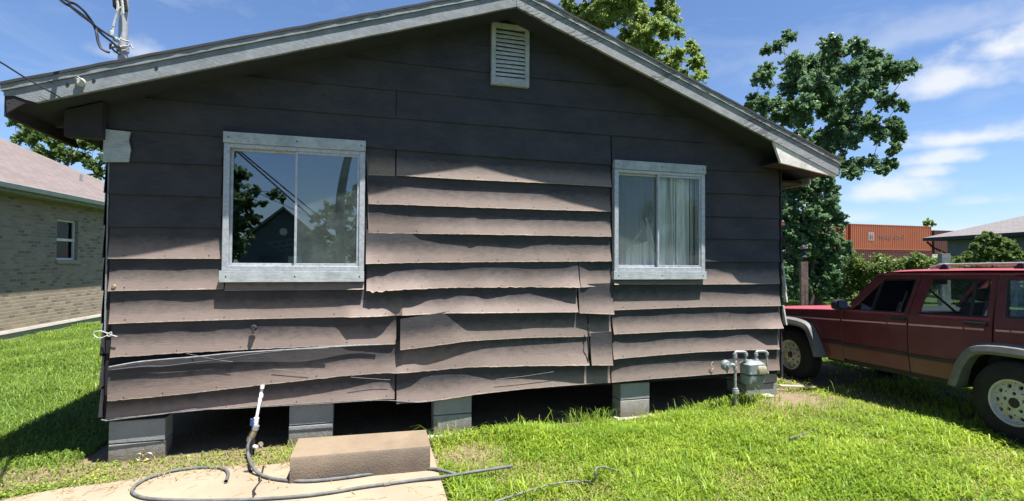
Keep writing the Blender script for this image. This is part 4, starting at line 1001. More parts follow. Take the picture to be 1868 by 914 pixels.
# ------------------------------------------------------------------ electric mast and overhead cables
mp = wall(224, 100, .55); mx, my = mp[0], mp[1]
root = empty('service_mast', (mx, my, rake(mx)+.2), 'galvanised electric service mast rising above the left roof slope', 'mast')
Mq = lambda X, Y, dy=0: wall(90+X/7.03, Y/7.03, my+dy)
zt = wall(224, -40, my)[2]
mb = MB(); mb.tube([(mx, my, rake(mx)), (mx, my, zt)], .040, 'galv', 16); bl_(mb, 'mast_pipe', root, smooth=True)
mb = MB(); mb.lathe([(.042, -.12), (.058, -.10), (.062, -.04), (.05, 0), (.0, .03)], 'rubber', (mx-.03, my, Mq(900, -30)[2]), (0, 0, 1), 14)
mb.hexa([tuple(Mq(845, 60, -.03)), tuple(Mq(890, 85, -.03)), tuple(Mq(890, 85, .03)), tuple(Mq(845, 60, .03)), tuple(Mq(800, -60, -.03)), tuple(Mq(900, -60, -.03)), tuple(Mq(900, -60, .03)), tuple(Mq(800, -60, .03))], 'rubber')
mb.hexa([tuple(Mq(955, 130, -.05)), tuple(Mq(1015, 155, -.05)), tuple(Mq(1015, 155, .05)), tuple(Mq(955, 130, .05)), tuple(Mq(940, -60, -.05)), tuple(Mq(985, -60, -.05)), tuple(Mq(985, -60, .05)), tuple(Mq(940, -60, .05))], 'rubber')
bl_(mb, 'weatherhead', root, bevel=.01)
mb = MB()
for pts_, r in (([(870, 10), (880, 80), (870, 150)], .012), ([(930, 0), (940, 80), (945, 180)], .012), ([(925, 90), (885, 140), (850, 240), (825, 330), (812, 450)], .010)):
    mb.tube(smoothpts([Mq(X, Y, -.08) for X, Y in pts_], 4), r, 'old_white', 6)
bl_(mb, 'drop_lead', root, smooth=True)
mb = MB(); mb.tube([(mx-.06, my-.06, Mq(0, 540)[2]), (mx+.06, my-.06, Mq(0, 540)[2])], .015, 'galv', 8); mb.lathe([(.044, -.02), (.052, -.02), (.052, .02), (.044, .02)], 'galv', (mx, my, Mq(0, 545)[2]), (0, 0, 1), 16)
mb.lathe([(0, .05), (.022, .04), (.022, .0), (0, -.01)], 'window_trim', Mq(885, 520, -.08), (-.6, -1, 0), 10); mb.lathe([(0, .03), (.02, .02), (.018, -.02), (0, -.02)], 'old_white', Mq(795, 430, -.08), (0, 0, 1), 10)
for pts_ in ([(905, 490), (960, 520), (1030, 535)], [(940, 590), (1010, 595), (1045, 575)], [(1045, 575), (1075, 625)], [(930, 650), (985, 640), (1015, 610)]): mb.tube(smoothpts([Mq(X, Y, -.07) for X, Y in pts_], 3), .007, 'old_white', 6)
bl_(mb, 'clamp', root, smooth=True)
def span(name, pts_, r, label, mat='cable'):
    P = smoothpts(pts_, 6)
    if label.startswith(('upper', 'lower', 'single')):   # carries on towards the street pole
        e = P[0]-P[4]; P = [P[0]+e/np.linalg.norm(e)*7]+P
    mb = MB(); mb.tube(P, r, mat, 6); o = mb.build(name, smooth=True); rebase([o], tuple(P[-1])); return tag(o, label, 'cable')
far = np.array([-.9, -1.0, .62])
def Md(X, Y, k): 
    p = Mq(X, Y, -.1); return CAM+(p-CAM)*(1-k)   # nearer along the sight line as the cable comes towards the street
span('service_cable', [Md(-330, -560, .5), Md(140, -5, .20), Md(300, 100, .15), Md(430, 195, .10), Md(550, 300, .06), Md(640, 370, .04), Md(770, 455, .01), Md(880, 505, 0)], .010, 'upper twisted black cable coming down to the mast clamp from the upper left')
span('service_cable', [Md(-300, -420, .45), Md(205, -5, .18), Md(330, 50, .15), Md(440, 140, .10), Md(520, 240, .07), Md(590, 345, .05), Md(690, 450, .03), Md(790, 530, .01), Md(860, 590, 0), Md(900, 600, 0)], .011, 'lower black cable curving down to the mast from the upper left')
span('service_cable', [Md(250, 60, .17), Md(400, 185, .11), Md(540, 290, .06), Md(585, 350, .05), Md(610, 440, .05), Md(625, 530, .05), Md(660, 610, .05), Md(720, 655, .05), Md(770, 672, .05)], .012, 'loose black cable end hanging free left of the mast')
span('service_cable', [Mq(900, 690, -.06), Mq(840, 660, -.06), Mq(800, 610, -.06), Mq(785, 560, -.06), Mq(778, 630, -.06)], .009, 'small black wire loop hooked under the mast clamp')
span('phone_wire', [wall(-120, 40, -1.6), wall(-40, 92, -1.1), wall(0, 113, -.9), wall(50, 144, -.62), wall(107, 176, -.41), wall(122, 184, -.2)], .006, 'single thin black wire running to the left eave')
# ------------------------------------------------------------------ red car (local axes: x to its right, y forwards, z up)
Pr_, Pf_ = dep(1849, 735, 4.65), dep(1441, 646.5, 7.36)
jy = (Pf_-Pr_)/np.linalg.norm(Pf_-Pr_); jx = np.cross(jy, [0, 0, 1.]); jx /= np.linalg.norm(jx); jz = np.cross(jx, jy)
HB = .375
car = empty('parked_car', (0, 0, 0), 'dark red boxy four door off-road car with a roof rack, parked nose-in beside the house', 'car')
jo = Pr_-jz*HB
car.matrix_world = Matrix(((jx[0], jy[0], jz[0], jo[0]), (jx[1], jy[1], jz[1], jo[1]), (jx[2], jy[2], jz[2], jo[2]), (0, 0, 0, 1)))
CW = 1.83
def sw(h):
    if h < .25: return .040+(.25-h)*.12
    if h < .60: return .030+.012*((h-.43)/.17)**2*.5
    if h < .70: return .036+(h-.6)*.09
    return .045+(h-.70)*.19
def J(s, h, w=None, side=0):
    if w is None: w = sw(h)
    if side: w = CW-w
    return Vector((w, s, h+HB))
def panel(name, polys, mat, parent, off=0., thick=.02, side=0, cutlines=(.0, .1, .22, .25, .28, .36, .43, .5, .56, .6, .65, .70, .8, .9, 1.0), bevel=.004, build=True):
    bm = bmesh.new()
    for poly in polys:
        bm.faces.new([bm.verts.new((0, s, h)) for s, h in poly])
    for hcut in cutlines:
        bmesh.ops.bisect_plane(bm, geom=bm.verts[:]+bm.edges[:]+bm.faces[:], plane_co=(0, 0, hcut), plane_no=(0, 0, 1))
    bmesh.ops.remove_doubles(bm, verts=bm.verts, dist=1e-4)
    for v_ in bm.verts: v_.co = J(v_.co.y, v_.co.z, sw(v_.co.z)+off, side)
    ext = bmesh.ops.extrude_face_region(bm, geom=bm.faces[:])
    for g in ext['geom']:
        if isinstance(g, bmesh.types.BMVert): g.co.x += thick*(-1 if side else 1)
    bmesh.ops.recalc_face_normals(bm, faces=bm.faces)
    me = bpy.data.meshes.new(name); bm.to_mesh(me); bm.free(); me.materials.append(MATS[mat])
    me.polygons.foreach_set('use_smooth', [True]*len(me.polygons)); me.set_sharp_from_angle(angle=R(25))
    o = bpy.data.objects.new(name, me); col.objects.link(o); o.parent = parent
    if bevel: md = o.modifiers.new('bevel', 'BEVEL'); md.width = bevel; md.segments = 2; md.limit_method = 'ANGLE'; md.angle_limit = R(50)
    return o
AX = 2.767
archF = [(AX-.52, .05), (AX-.42, .30), (AX-.27, .44), (AX+.25, .44), (AX+.40, .30), (AX+.46, .05)]
archR = [(-.46, .05), (-.40, .30), (-.25, .43), (.24, .43), (.40, .30), (.50, .05)]
for side in (0, 1):
    # front wing, rear quarter
    panel('front_wing', [[(1.90, .05), (1.90, .70), (2.0, .685), (3.50, .60), (3.50, .10), (3.24, .05)]+[(s, h) for s, h in archF[::-1]]], 'car_red', car, side=side)
    panel('rear_quarter', [[(.172, .72), (-1.02, .72), (-1.06, .30), (-1.02, .08), (-.46, .05)]+archR[1:4]+[(.172, .43)]], 'car_red', car, side=side)
    panel('pillar', [[(.172, .715), (.172, 1.13), (.10, 1.13), (.085, .77), (.085, .715)], [(-.74, .715), (-.74, 1.13), (-.86, 1.13), (-1.0, .715)], [(.10, 1.135), (.10, 1.095), (-.80, 1.095), (-.82, 1.135)], [(.086, .715), (.086, .748), (-.80, .748), (-.80, .715)]], 'car_red', car, side=side, bevel=.003)
    # doors
    fd = panel('door', [[(1.890, .085), (1.890, .695), (1.022, .715), (1.022, .085)],
                        [(1.84, .697), (1.40, 1.125), (1.36, 1.085), (1.755, .70)], [(1.42, 1.125), (.918, 1.135), (.935, 1.095), (1.39, 1.085)], [(1.060, .715), (.96, 1.12), (.918, 1.13), (1.022, .715)]], 'car_red', car, off=-.006, side=side)
    rd = panel('door', [[(1.010, .085), (1.010, .715), (.182, .735), (.182, .43), (.262, .43), (.425, .30), (.53, .085)],
                        [(1.008, .715), (.905, 1.13), (.80, 1.13), (.800, 1.10), (.895, .74), (.895, .715)], [(.80, 1.135), (.182, 1.14), (.182, 1.10), (.80, 1.095)], [(.225, .733), (.225, 1.10), (.182, 1.10), (.182, .733)]], 'car_red', car, off=-.006, side=side)
    for d_, (s0, s1, h0) in ((fd, (1.20, 1.03, .655)), (rd, (.42, .22, .675))):
        mb = MB(); w0 = sw(h0)-.012
        def jw(w): return CW-w if side else w
        mb.hexa([J(s1, h0-.022, jw(w0)), J(s0, h0-.022, jw(w0)), J(s0, h0-.022, jw(w0-.022)), J(s1, h0-.022, jw(w0-.022)), J(s1, h0+.018, jw(w0)), J(s0, h0+.018, jw(w0)), J(s0, h0+.012, jw(w0-.020)), J(s1, h0+.012, jw(w0-.020))], 'car_black')
        mb.build('handle', d_, bevel=.004)
    # faded sill line
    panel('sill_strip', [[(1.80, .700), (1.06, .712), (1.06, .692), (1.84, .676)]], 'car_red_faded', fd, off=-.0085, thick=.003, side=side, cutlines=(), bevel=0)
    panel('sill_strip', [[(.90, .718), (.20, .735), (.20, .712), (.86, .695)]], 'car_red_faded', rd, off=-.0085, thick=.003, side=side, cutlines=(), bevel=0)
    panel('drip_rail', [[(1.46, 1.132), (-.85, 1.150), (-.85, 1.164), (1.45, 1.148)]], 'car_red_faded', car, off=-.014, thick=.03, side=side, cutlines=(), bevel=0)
    # pinstripe
    for s0, s1 in ((3.4, 1.915), (1.88, 1.27), (1.25, 1.03), (1.0, .44), (.42, .25), (.15, .03), (.02, -.95)):
        f_ = lambda s: .632-.0355*s
        panel('pinstripe', [[(s0, f_(s0)-.009), (s0, f_(s0)+.009), (s1, f_(s1)+.009), (s1, f_(s1)-.009)]], 'pinstripe', car, off=-.010, thick=.004, side=side, cutlines=(), bevel=0)
    # lower moulding
    for s0, s1 in ((2.20, 1.90), (1.885, 1.025), (1.005, .46)):
        panel('side_moulding', [[(s0, .245), (s0, .285), (s1, .292), (s1, .252)]], 'car_black', car, off=-.016, thick=.01, side=side, cutlines=(), bevel=.002)
    # flares
    def flare(a, pts_in, sgn):
        mb = MB(); c_ = np.mean(np.array(pts_in), axis=0); P = []
        path = smoothpts([(s, h, 0) for s, h in pts_in], 5)
        for p in path:
            dx, dz = p[0]-a, p[1]-.0; L = math.hypot(dx, dz); ux, uz = dx/L, dz/L
            w0 = sw(p[1]); r = []
            for (o_, w_) in ((-.035, w0+.03), (-.035, -.045), (-.005, -.060), (.045, -.045), (.075, w0-.010), (.075, w0+.02)):
                r.append(J(p[0]+ux*o_, p[1]+uz*o_, (CW-w_) if side else w_))
            P.append(r)
        mb.grid(P, 'car_flare'); o = mb.build('wheel_flare', car, smooth=True, angle=35); return o
    flare(AX, archF, 1); flare(0, archR, 1)
    # glass
    panel('window', [[(1.80, .70), (1.385, 1.10), (.93, 1.10), (1.05, .70)]], 'glass_car', car, off=.016, thick=.004, side=side, cutlines=(), bevel=0)
    panel('window', [[(.90, .72), (.80, 1.105), (.20, 1.11), (.20, .73)]], 'glass_car', car, off=.016, thick=.004, side=side, cutlines=(), bevel=0)
    panel('window', [[(.10, .745), (.115, 1.10), (-.76, 1.10), (-.82, .745)]], 'glass_car', car, off=.012, thick=.004, side=side, cutlines=(), bevel=0)
    panel('window_seal', [[(1.80, .695), (1.80, .712), (1.05, .728), (1.05, .705)], [(1.05, .72), (.925, 1.10), (.945, 1.10), (1.075, .72)], [(1.405, 1.07), (1.385, 1.07), (1.475, .71), (1.50, .71)], [(1.41, 1.082), (.93, 1.095), (.94, 1.078), (1.40, 1.066)]], 'car_black', fd, off=.008, thick=.012, side=side, cutlines=(), bevel=0)
    panel('window_seal', [[(.905, .715), (.905, .735), (.20, .752), (.20, .725)], [(.91, .73), (.80, 1.10), (.818, 1.10), (.93, .73)], [(.375, .74), (.365, 1.10), (.385, 1.10), (.40, .74)], [(.245, .74), (.235, 1.10), (.20, 1.10), (.20, .74)], [(.80, 1.083), (.20, 1.09), (.20, 1.104), (.80, 1.10)]], 'car_black', rd, off=.008, thick=.012, side=side, cutlines=(), bevel=0)
    panel('window_seal', [[(.10, .745), (.115, 1.10), (.09, 1.10), (.06, .765), (-.8, .765), (-.8, .745)]], 'car_black', car, off=.002, thick=.012, side=side, cutlines=(), bevel=0)
# hood, roof, glasshouse ends, tail
def cross(name, prof, mat, ncross=10, crown=.02, thick=.02, edge=lambda s, h: sw(h)+.0):
    mb = MB(); P = []
    for s, h in prof:
        w0 = edge(s, h); r = []
        for j in range(ncross+1):
            u = j/ncross; r.append(J(s, h+crown*(1-(2*u-1)**4)-.000, lerp(w0, CW-w0, u)))
        P.append(r)
    mb.grid(P, mat); mb.grid([[p-Vector((0, 0, thick)) for p in r][::-1] for r in P], mat)
    return mb.build(name, car, smooth=True, angle=45)
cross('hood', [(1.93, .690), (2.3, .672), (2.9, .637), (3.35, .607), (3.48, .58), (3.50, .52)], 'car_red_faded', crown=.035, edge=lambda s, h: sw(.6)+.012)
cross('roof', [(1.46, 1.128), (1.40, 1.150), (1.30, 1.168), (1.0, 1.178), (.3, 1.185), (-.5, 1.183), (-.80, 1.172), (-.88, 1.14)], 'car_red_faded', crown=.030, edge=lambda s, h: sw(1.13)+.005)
cross('cowl', [(1.93, .69), (1.84, .715), (1.80, .70)], 'car_black', crown=.02)
mb = MB()
def strip(a, b_, w0, w1, t_, mat): mb.hexa([J(a[0], a[1], w0), J(a[0], a[1], w1), J(a[0]-t_, a[1], w1), J(a[0]-t_, a[1], w0), J(b_[0], b_[1], w0+b_[2]), J(b_[0], b_[1], w1+b_[2]), J(b_[0]-t_, b_[1], w1+b_[2]), J(b_[0]-t_, b_[1], w0+b_[2])], mat)
strip((1.86, .70), (1.45, 1.14, .085), .04, .10, .05, 'car_red'); mb.build('windscreen_pillar', car); mb = MB(); strip((1.86, .70), (1.45, 1.14, -.085), CW-.10, CW-.04, .05, 'car_red')
mb.build('windscreen_pillar', car)
mb = MB(); mb.face([J(1.84, .71, .10), J(1.84, .71, CW-.10), J(1.46, 1.14, CW-.19), J(1.46, 1.14, .19)], 'glass_car'); mb.build('windscreen', car)
mb = MB(); mb.face([J(-1.0, .74, CW-.12), J(-1.0, .74, .12), J(-.87, 1.12, .20), J(-.87, 1.12, CW-.20)], 'glass_car'); mb.build('rear_window', car)
mb = MB(); mb.hexa([J(-1.05, .1, .05), J(-1.05, .1, CW-.05), J(-.98, .1, CW-.05), J(-.98, .1, .05), J(-1.03, .74, .05), J(-1.03, .74, CW-.05), J(-.98, .74, CW-.05), J(-.98, .74, .05)], 'car_red'); mb.build('tailgate', car)
mb = MB(); mb.hexa([J(-1.16, .06, .02), J(-1.16, .06, CW-.02), J(-1.06, .06, CW-.02), J(-1.06, .06, .02), J(-1.16, .22, .02), J(-1.16, .22, CW-.02), J(-1.06, .22, CW-.02), J(-1.06, .22, .02)], 'car_black'); mb.build('rear_bumper', car, bevel=.01)
for w_ in (.05, CW-.20):
    mb = MB(); mb.hexa([J(-1.068, .35, w_), J(-1.068, .35, w_+.15), J(-1.05, .35, w_+.15), J(-1.05, .35, w_), J(-1.068, .68, w_), J(-1.068, .68, w_+.15), J(-1.05, .68, w_+.15), J(-1.05, .68, w_)], 'tail_red'); mb.build('tail_lamp', car, bevel=.004)
mb = MB(); mb.hexa([J(3.44, .05, .06), J(3.44, .05, CW-.06), J(3.50, .05, CW-.06), J(3.50, .05, .06), J(3.44, .60, .06), J(3.44, .60, CW-.06), J(3.50, .60, CW-.06), J(3.50, .60, .06)], 'car_red')
for i in range(7): w_ = .55+i*.105; mb.hexa([J(3.50, .30, w_), J(3.50, .30, w_+.06), J(3.515, .30, w_+.06), J(3.515, .30, w_), J(3.50, .52, w_), J(3.50, .52, w_+.06), J(3.515, .52, w_+.06), J(3.515, .52, w_)], 'car_black')
mb.build('grille', car)
for w_ in (.22, CW-.46):
    mb = MB(); mb.hexa([J(3.50, .34, w_), J(3.50, .34, w_+.24), J(3.52, .34, w_+.24), J(3.52, .34, w_), J(3.50, .50, w_), J(3.50, .50, w_+.24), J(3.52, .50, w_+.24), J(3.52, .50, w_)], 'chrome'); mb.build('headlight', car, bevel=.004)
mb = MB(); mb.hexa([J(3.5, .06, .0), J(3.5, .06, CW), J(3.64, .06, CW), J(3.64, .06, .0), J(3.5, .20, .0), J(3.5, .20, CW), J(3.64, .20, CW), J(3.64, .20, .0)], 'chrome'); mb.build('front_bumper', car, bevel=.015)
# chassis and cabin floor
mb = MB()
for s0, s1, h0, h1, w0, w1 in ((.55, 2.2, .02, .16, .10, CW-.10), (-1.0, .55, .05, .20, .42, CW-.42), (2.2, 3.42, .05, .20, .42, CW-.42), (2.2, 3.42, .20, .55, .42, CW-.42), (-.98, .55, .20, .50, .42, CW-.42), (.53, 1.92, .16, .20, .09, CW-.09), (1.95, 2.2, .16, .62, .09, CW-.09)):
    mb.hexa([J(s0, h0, w0), J(s1, h0, w0), J(s1, h0, w1), J(s0, h0, w1), J(s0, h1, w0), J(s1, h1, w0), J(s1, h1, w1), J(s0, h1, w1)], 'car_black')
mb.tube([J(0, 0, .2), J(0, 0, CW-.2)], .045, 'car_black', 10); mb.tube([J(AX, 0, .2), J(AX, 0, CW-.2)], .04, 'car_black', 10); mb.lathe([(0, -.13), (.10, -.08), (.12, 0), (.10, .08), (0, .13)], 'car_black', J(0, 0, CW/2), (0, 1, 0), 14)
mb.tube([J(.6, .0, .5), J(-.2, .08, .5), J(-1.1, .03, .5)], .03, 'car_black', 8)
mb.build('chassis', car)
# wheel wells
for a in (0, AX):
    mb = MB(); P = []
    for k in range(13):
        an = math.pi*k/12; P.append([J(a+.48*math.cos(an), .03+.47*math.sin(an), w_) for w_ in (.06, .42)])
    mb.grid(P, 'car_black'); mb.face([p[1] for p in P], 'car_black'); mb.build('wheel_well', car); mb = MB()
    P = [[Vector((CW-q_.x, q_.y, q_.z)) for q_ in r] for r in P]; mb.grid(P, 'car_black'); mb.face([p[1] for p in P], 'car_black')
    mb.build('wheel_well', car)
# interior
def seat(s, w0, w1, label=None):
    mb = MB(); mb.hexa([J(s, .25, w0), J(s+.5, .25, w0), J(s+.5, .25, w1), J(s, .25, w1), J(s, .42, w0), J(s+.5, .45, w0), J(s+.5, .45, w1), J(s, .42, w1)], 'seat_fabric')
    mb.hexa([J(s-.12, .40, w0), J(s+.04, .40, w0), J(s+.04, .40, w1), J(s-.12, .40, w1), J(s-.28, .86, w0+.03), J(s-.17, .86, w0+.03), J(s-.17, .86, w1-.03), J(s-.28, .86, w1-.03)], 'seat_fabric')
    if w1-w0 < .8:
        wm_ = (w0+w1)/2; mb.hexa([J(s-.29, .87, wm_-.13), J(s-.19, .87, wm_-.13), J(s-.19, .87, wm_+.13), J(s-.29, .87, wm_+.13), J(s-.30, 1.00, wm_-.11), J(s-.21, 1.00, wm_-.11), J(s-.21, 1.00, wm_+.11), J(s-.30, 1.00, wm_+.11)], 'seat_fabric')
    return mb.build('seat', car, bevel=.03)
seat(.78, .22, .76); seat(.78, CW-.76, CW-.22); seat(-.10, .25, CW-.25)
mb = MB(); mb.hexa([J(1.55, .45, .10), J(1.93, .45, .10), J(1.93, .45, CW-.10), J(1.55, .45, CW-.10), J(1.58, .70, .12), J(1.86, .73, .12), J(1.86, .73, CW-.12), J(1.58, .70, CW-.12)], 'car_black'); mb.build('dashboard', car, bevel=.03)
mb = MB(); cs = J(1.46, .74, .50); axv = Vector((0, .9, -.45)).normalized(); ua = Vector((1, 0, 0)); va_ = axv.cross(ua)
mb.tube([cs+(ua*math.cos(a)+va_*math.sin(a))*.18 for a in np.linspace(0, 2*math.pi, 28)], .014, 'car_black', 8, caps=False)
for a in (.1, math.pi-.1, -math.pi/2): mb.tube([cs, cs+(ua*math.cos(a)+va_*math.sin(a))*.18], .014, 'car_black', 6)
mb.tube([cs, cs+axv*.2], .03, 'car_black', 8); mb.build('steering_wheel', car, smooth=True)
mb = MB(); mb.hexa([J(1.38, 1.02, CW/2-.12), J(1.41, 1.02, CW/2-.12), J(1.41, 1.02, CW/2+.12), J(1.38, 1.02, CW/2+.12), J(1.37, 1.075, CW/2-.12), J(1.40, 1.075, CW/2-.12), J(1.40, 1.075, CW/2+.12), J(1.37, 1.075, CW/2+.12)], 'car_black')
for k in range(5): mb.tube([J(1.38, 1.01-k*.022, CW/2), J(1.38+.008*(k % 2), .995-k*.022, CW/2)], .012, 'car_black', 5)
mb.build('rear_view_mirror', car, bevel=.005)
for side in (0, 1):
    jj = lambda s, h, w_: J(s, h, CW-w_ if side else w_)
    mb = MB(); mb.tube([jj(.93, 1.05, .16), jj(.97, .7, .13), jj(1.0, .45, .14)], .02, 'car_black', 6); mb.tube([jj(.93, 1.02, .17), jj(.80, .75, .40), jj(.78, .45, .72)], .012, 'seat_fabric', 5); mb.build('seat_belt', car)
    # door mirror
    mb = MB(); c_ = (1.78, .765)
    w_ = [-.01, -.19]
    P = []
    for (t_, sc_y, sc_z, ds) in ((0, .6, .6, .05), (.25, .95, .95, .02), (.6, 1, 1, 0), (1, .9, .92, -.045)):
        ring = []
        for k in range(16):
            a = 2*math.pi*k/16; ca, sa = math.cos(a), math.sin(a); ww = -.105+math.copysign(abs(ca)**.6, ca)*.095*sc_y; hh = c_[1]+math.copysign(abs(sa)**.6, sa)*.065*sc_z
            ring.append(jj(c_[0]+.06-t_*.10, hh, ww))
        P.append(ring)
    if side: P = [r[::-1] for r in P]
    mb.grid(P, 'car_black', closed=True); mb.face(P[0], 'car_black'); mb.face(P[-1][::-1], 'car_black'); mb.tube([jj(1.78, .73, .05), jj(1.79, .75, -.03)], .03, 'car_black', 8)
    mi_ = mb.build('door_mirror', car, smooth=True, angle=50)
    mb = MB(); mb.face([jj(c_[0]-.046, c_[1]+dz, -.105+dw) for dw, dz in ((-.08, -.045), (-.08, .045), (.075, .05), (.08, -.05))], 'mirror'); mb.build('mirror_glass', mi_)
# roof rack
rk = None
mb = MB()
for w_ in (.28, CW-.28): mb.tube([J(.95, 1.215, w_), J(.85, 1.245, w_), J(-.7, 1.255, w_), J(-.8, 1.22, w_)], .012, 'galv', 8)
for s in (.80, .1, -.6):
    mb.tube([J(s, 1.25, .28), J(s, 1.25, CW-.28)], .010, 'galv', 6)
    for w_ in (.28, CW-.28): mb.hexa([J(s-.04, 1.19, w_-.02), J(s+.05, 1.19, w_-.02), J(s+.05, 1.19, w_+.02), J(s-.04, 1.19, w_+.02), J(s-.02, 1.25, w_-.012), J(s+.01, 1.25, w_-.012), J(s+.01, 1.25, w_+.012), J(s-.02, 1.25, w_+.012)], 'car_black')
mb.build('roof_rack', car)
# aerial-free; rack slats on the roof
mb = MB()
for w_ in np.linspace(.42, CW-.42, 6): mb.hexa([J(-.7, 1.205, w_-.012), J(.7, 1.208, w_-.012), J(.7, 1.208, w_+.012), J(-.7, 1.205, w_+.012), J(-.7, 1.218, w_-.01), J(.7, 1.220, w_-.01), J(.7, 1.220, w_+.01), J(-.7, 1.218, w_+.01)], 'car_black')
mb.build('roof_slat', car)
# wheels
def wheel(s, side):
    out = -1 if not side else 1; w0 = 0 if not side else CW
    def Wc(r, d, a): return Vector((w0+out*d, s, HB))+Vector((0, r*math.cos(a), r*math.sin(a)))
    r_ = HB; prof = [(.205, .0), (.215, .012), (.25, .016), (.31, .010), (.350, -.008), (.368, -.028), (.375, -.05), (.375, -.17), (.36, -.20), (.30, -.22), (.2, -.215)]
    seg = 72; mb = MB(); P = []
    for (r, d) in prof:
        ring = []
        for k in range(seg):
            rr = r-(.008 if (r > .372 and (k % 3 == 0)) else 0); ring.append(Wc(rr, d, 2*math.pi*k/seg))
        P.append(ring)
    mb.grid(P, 'rubber', closed=True); ty = mb.build('tyre', smooth=True, angle=40)
    # rim: lip, dished disc with ten round holes, five nut holes, cap
    mb = MB()
    def ring(prof_, mat, sg=48): mb.grid([[Wc(r, d, 2*math.pi*k/sg) for k in range(sg)] for r, d in prof_], mat, closed=True)
    ring([(.207, -.03), (.207, .004), (.200, .009), (.190, .006), (.186, -.012), (.183, -.030), (.178, -.034)], 'rim')
    def disc(nh, ra, rb, rc, rh, da, db, ph=0):
        for i in range(nh):
            am = 2*math.pi*i/nh+ph; hw = math.pi/nh
            cx_, cy_ = rc*math.cos(am), rc*math.sin(am); sg = 24; A = []; Bq = []; C_ = []
            for k in range(sg):
                an = 2*math.pi*k/sg+am; dx, dy = math.cos(an), math.sin(an); lo, hi_ = 0, .2
                for _ in range(22):
                    mid = (lo+hi_)/2; x, y = cx_+dx*mid, cy_+dy*mid; rr = math.hypot(x, y); aa = (math.atan2(y, x)-am+math.pi) % (2*math.pi)-math.pi
                    if ra < rr < rb and abs(aa) < hw: lo = mid
                    else: hi_ = mid
                x, y = cx_+dx*lo, cy_+dy*lo; rr = math.hypot(x, y); dd = lerp(da, db, (rr-ra)/(rb-ra))
                A.append(Wc(rr, dd, math.atan2(y, x)))
                x, y = cx_+dx*rh, cy_+dy*rh; rr = math.hypot(x, y); dd = lerp(da, db, (rr-ra)/(rb-ra))
                Bq.append(Wc(rr, dd, math.atan2(y, x))); C_.append(Wc(rr, dd-.025, math.atan2(y, x)))
            mb.grid([A, Bq, C_], 'rim', closed=True)
    disc(10, .112, .178, .145, .0185, -.012, -.034); disc(5, .045, .112, .080, .0165, -.004, -.012, .3)
    ring([(.045, -.004), (.038, .004), (.0, .006)], 'car_black', 24)
    ring([(.0, -.050), (.185, -.060), (.185, -.03)], 'car_black', 32)
    rm_ = mb.build('rim', smooth=True, angle=35)
    wh = empty('wheel'); wh.parent = car; wh.location = (0, 0, 0)
    for o in (ty, rm_): o.parent = wh
wheel(0, 0); wheel(AX, 0); wheel(0, 1); wheel(AX, 1)
# ------------------------------------------------------------------ brick neighbour on the left
A0, A1 = ground(0, 630, 0), ground(190, 590, 0); nd = A1-A0; nd[2] = 0; nd /= np.linalg.norm(nd); nn = np.array([nd[1], -nd[0], 0])   # nn points to our house
def nbp(u, off, z): p = A0+nd*u+nn*off; return np.array([p[0], p[1], z])
def hit(px, py, off=0):   # sight line onto the wall plane, returns (u, z)
    d = ray(px, py); P0 = A0+nn*off; t_ = ((P0-CAM)@nn)/(d@nn); p = CAM+t_*d; return float((p-A0)@nd), float(p[2])
zf = .5*(hit(0, 609)[1]+hit(190, 573)[1])
ze_ = .5*(hit(0, 342, .45)[1]+hit(191, 381, .45)[1])
U0, U1 = -13.0, 8.6
nb = empty('brick_house', tuple(A0), 'tan brick house with a brown shingle hip roof and pale foundation on the left', 'house')
nb.location = (0, 0, 0)
w0u, wz1 = hit(104.5, 399); w1u = hit(143, 400)[0]; wz0 = hit(104, 474)[1]
mb = MB()
def nbrick(u0, u1, z0, z1, off=0.): mb.face([nbp(u0, off, z0), nbp(u1, off, z0), nbp(u1, off, z1), nbp(u0, off, z1)], 'brick', [(u0, z0), (u1, z0), (u1, z1), (u0, z1)])
nbrick(U0, w0u, zf, ze_+.15); nbrick(w1u, U1, zf, ze_+.15); nbrick(w0u, w1u, zf, wz0); nbrick(w0u, w1u, wz1, ze_+.15)
for uu in (w0u, w1u): mb.face([nbp(uu, 0, wz0), nbp(uu, -.12, wz0), nbp(uu, -.12, wz1), nbp(uu, 0, wz1)], 'brick', [(0, wz0), (.12, wz0), (.12, wz1), (0, wz1)])
mb.face([nbp(w0u, 0, wz1), nbp(w1u, 0, wz1), nbp(w1u, -.12, wz1), nbp(w0u, -.12, wz1)], 'brick', [(0, 0), (.8, 0), (.8, .12), (0, .12)])
mb.face([nbp(U1, 0, zf), nbp(U1, -9, zf), nbp(U1, -9, ze_+.15), nbp(U1, 0, ze_+.15)], 'brick', [(0, zf), (9, zf), (9, 3), (0, 3)])
mb.face([nbp(U0, -9, zf), nbp(U0, 0, zf), nbp(U0, 0, ze_+.15), nbp(U0, -9, ze_+.15)], 'brick', [(0, zf), (9, zf), (9, 3), (0, 3)])
mb.face([nbp(U1, -9, zf), nbp(U0, -9, zf), nbp(U0, -9, ze_+.15), nbp(U1, -9, ze_+.15)], 'brick', [(0, zf), (20, zf), (20, 3), (0, 3)])
mb.build('wall', nb)
mb = MB(); mb.hexa([nbp(U0, .03, -.2), nbp(U1, .03, -.2), nbp(U1, -8.97, -.2), nbp(U0, -8.97, -.2), nbp(U0, .03, zf-.03), nbp(U1, .03, zf-.03), nbp(U1, -8.97, zf-.03), nbp(U0, -8.97, zf-.03)], 'foundation')
mb.hexa([nbp(U0, .055, zf-.028), nbp(U1, .055, zf-.028), nbp(U1, -.1, zf-.028), nbp(U0, -.1, zf-.028), nbp(U0, .035, zf+.03), nbp(U1, .035, zf+.03), nbp(U1, -.1, zf+.03), nbp(U0, -.1, zf+.03)], 'pad')
mb.build('foundation', nb)
mb = MB()
sl_ = hit(104, 483)[1]
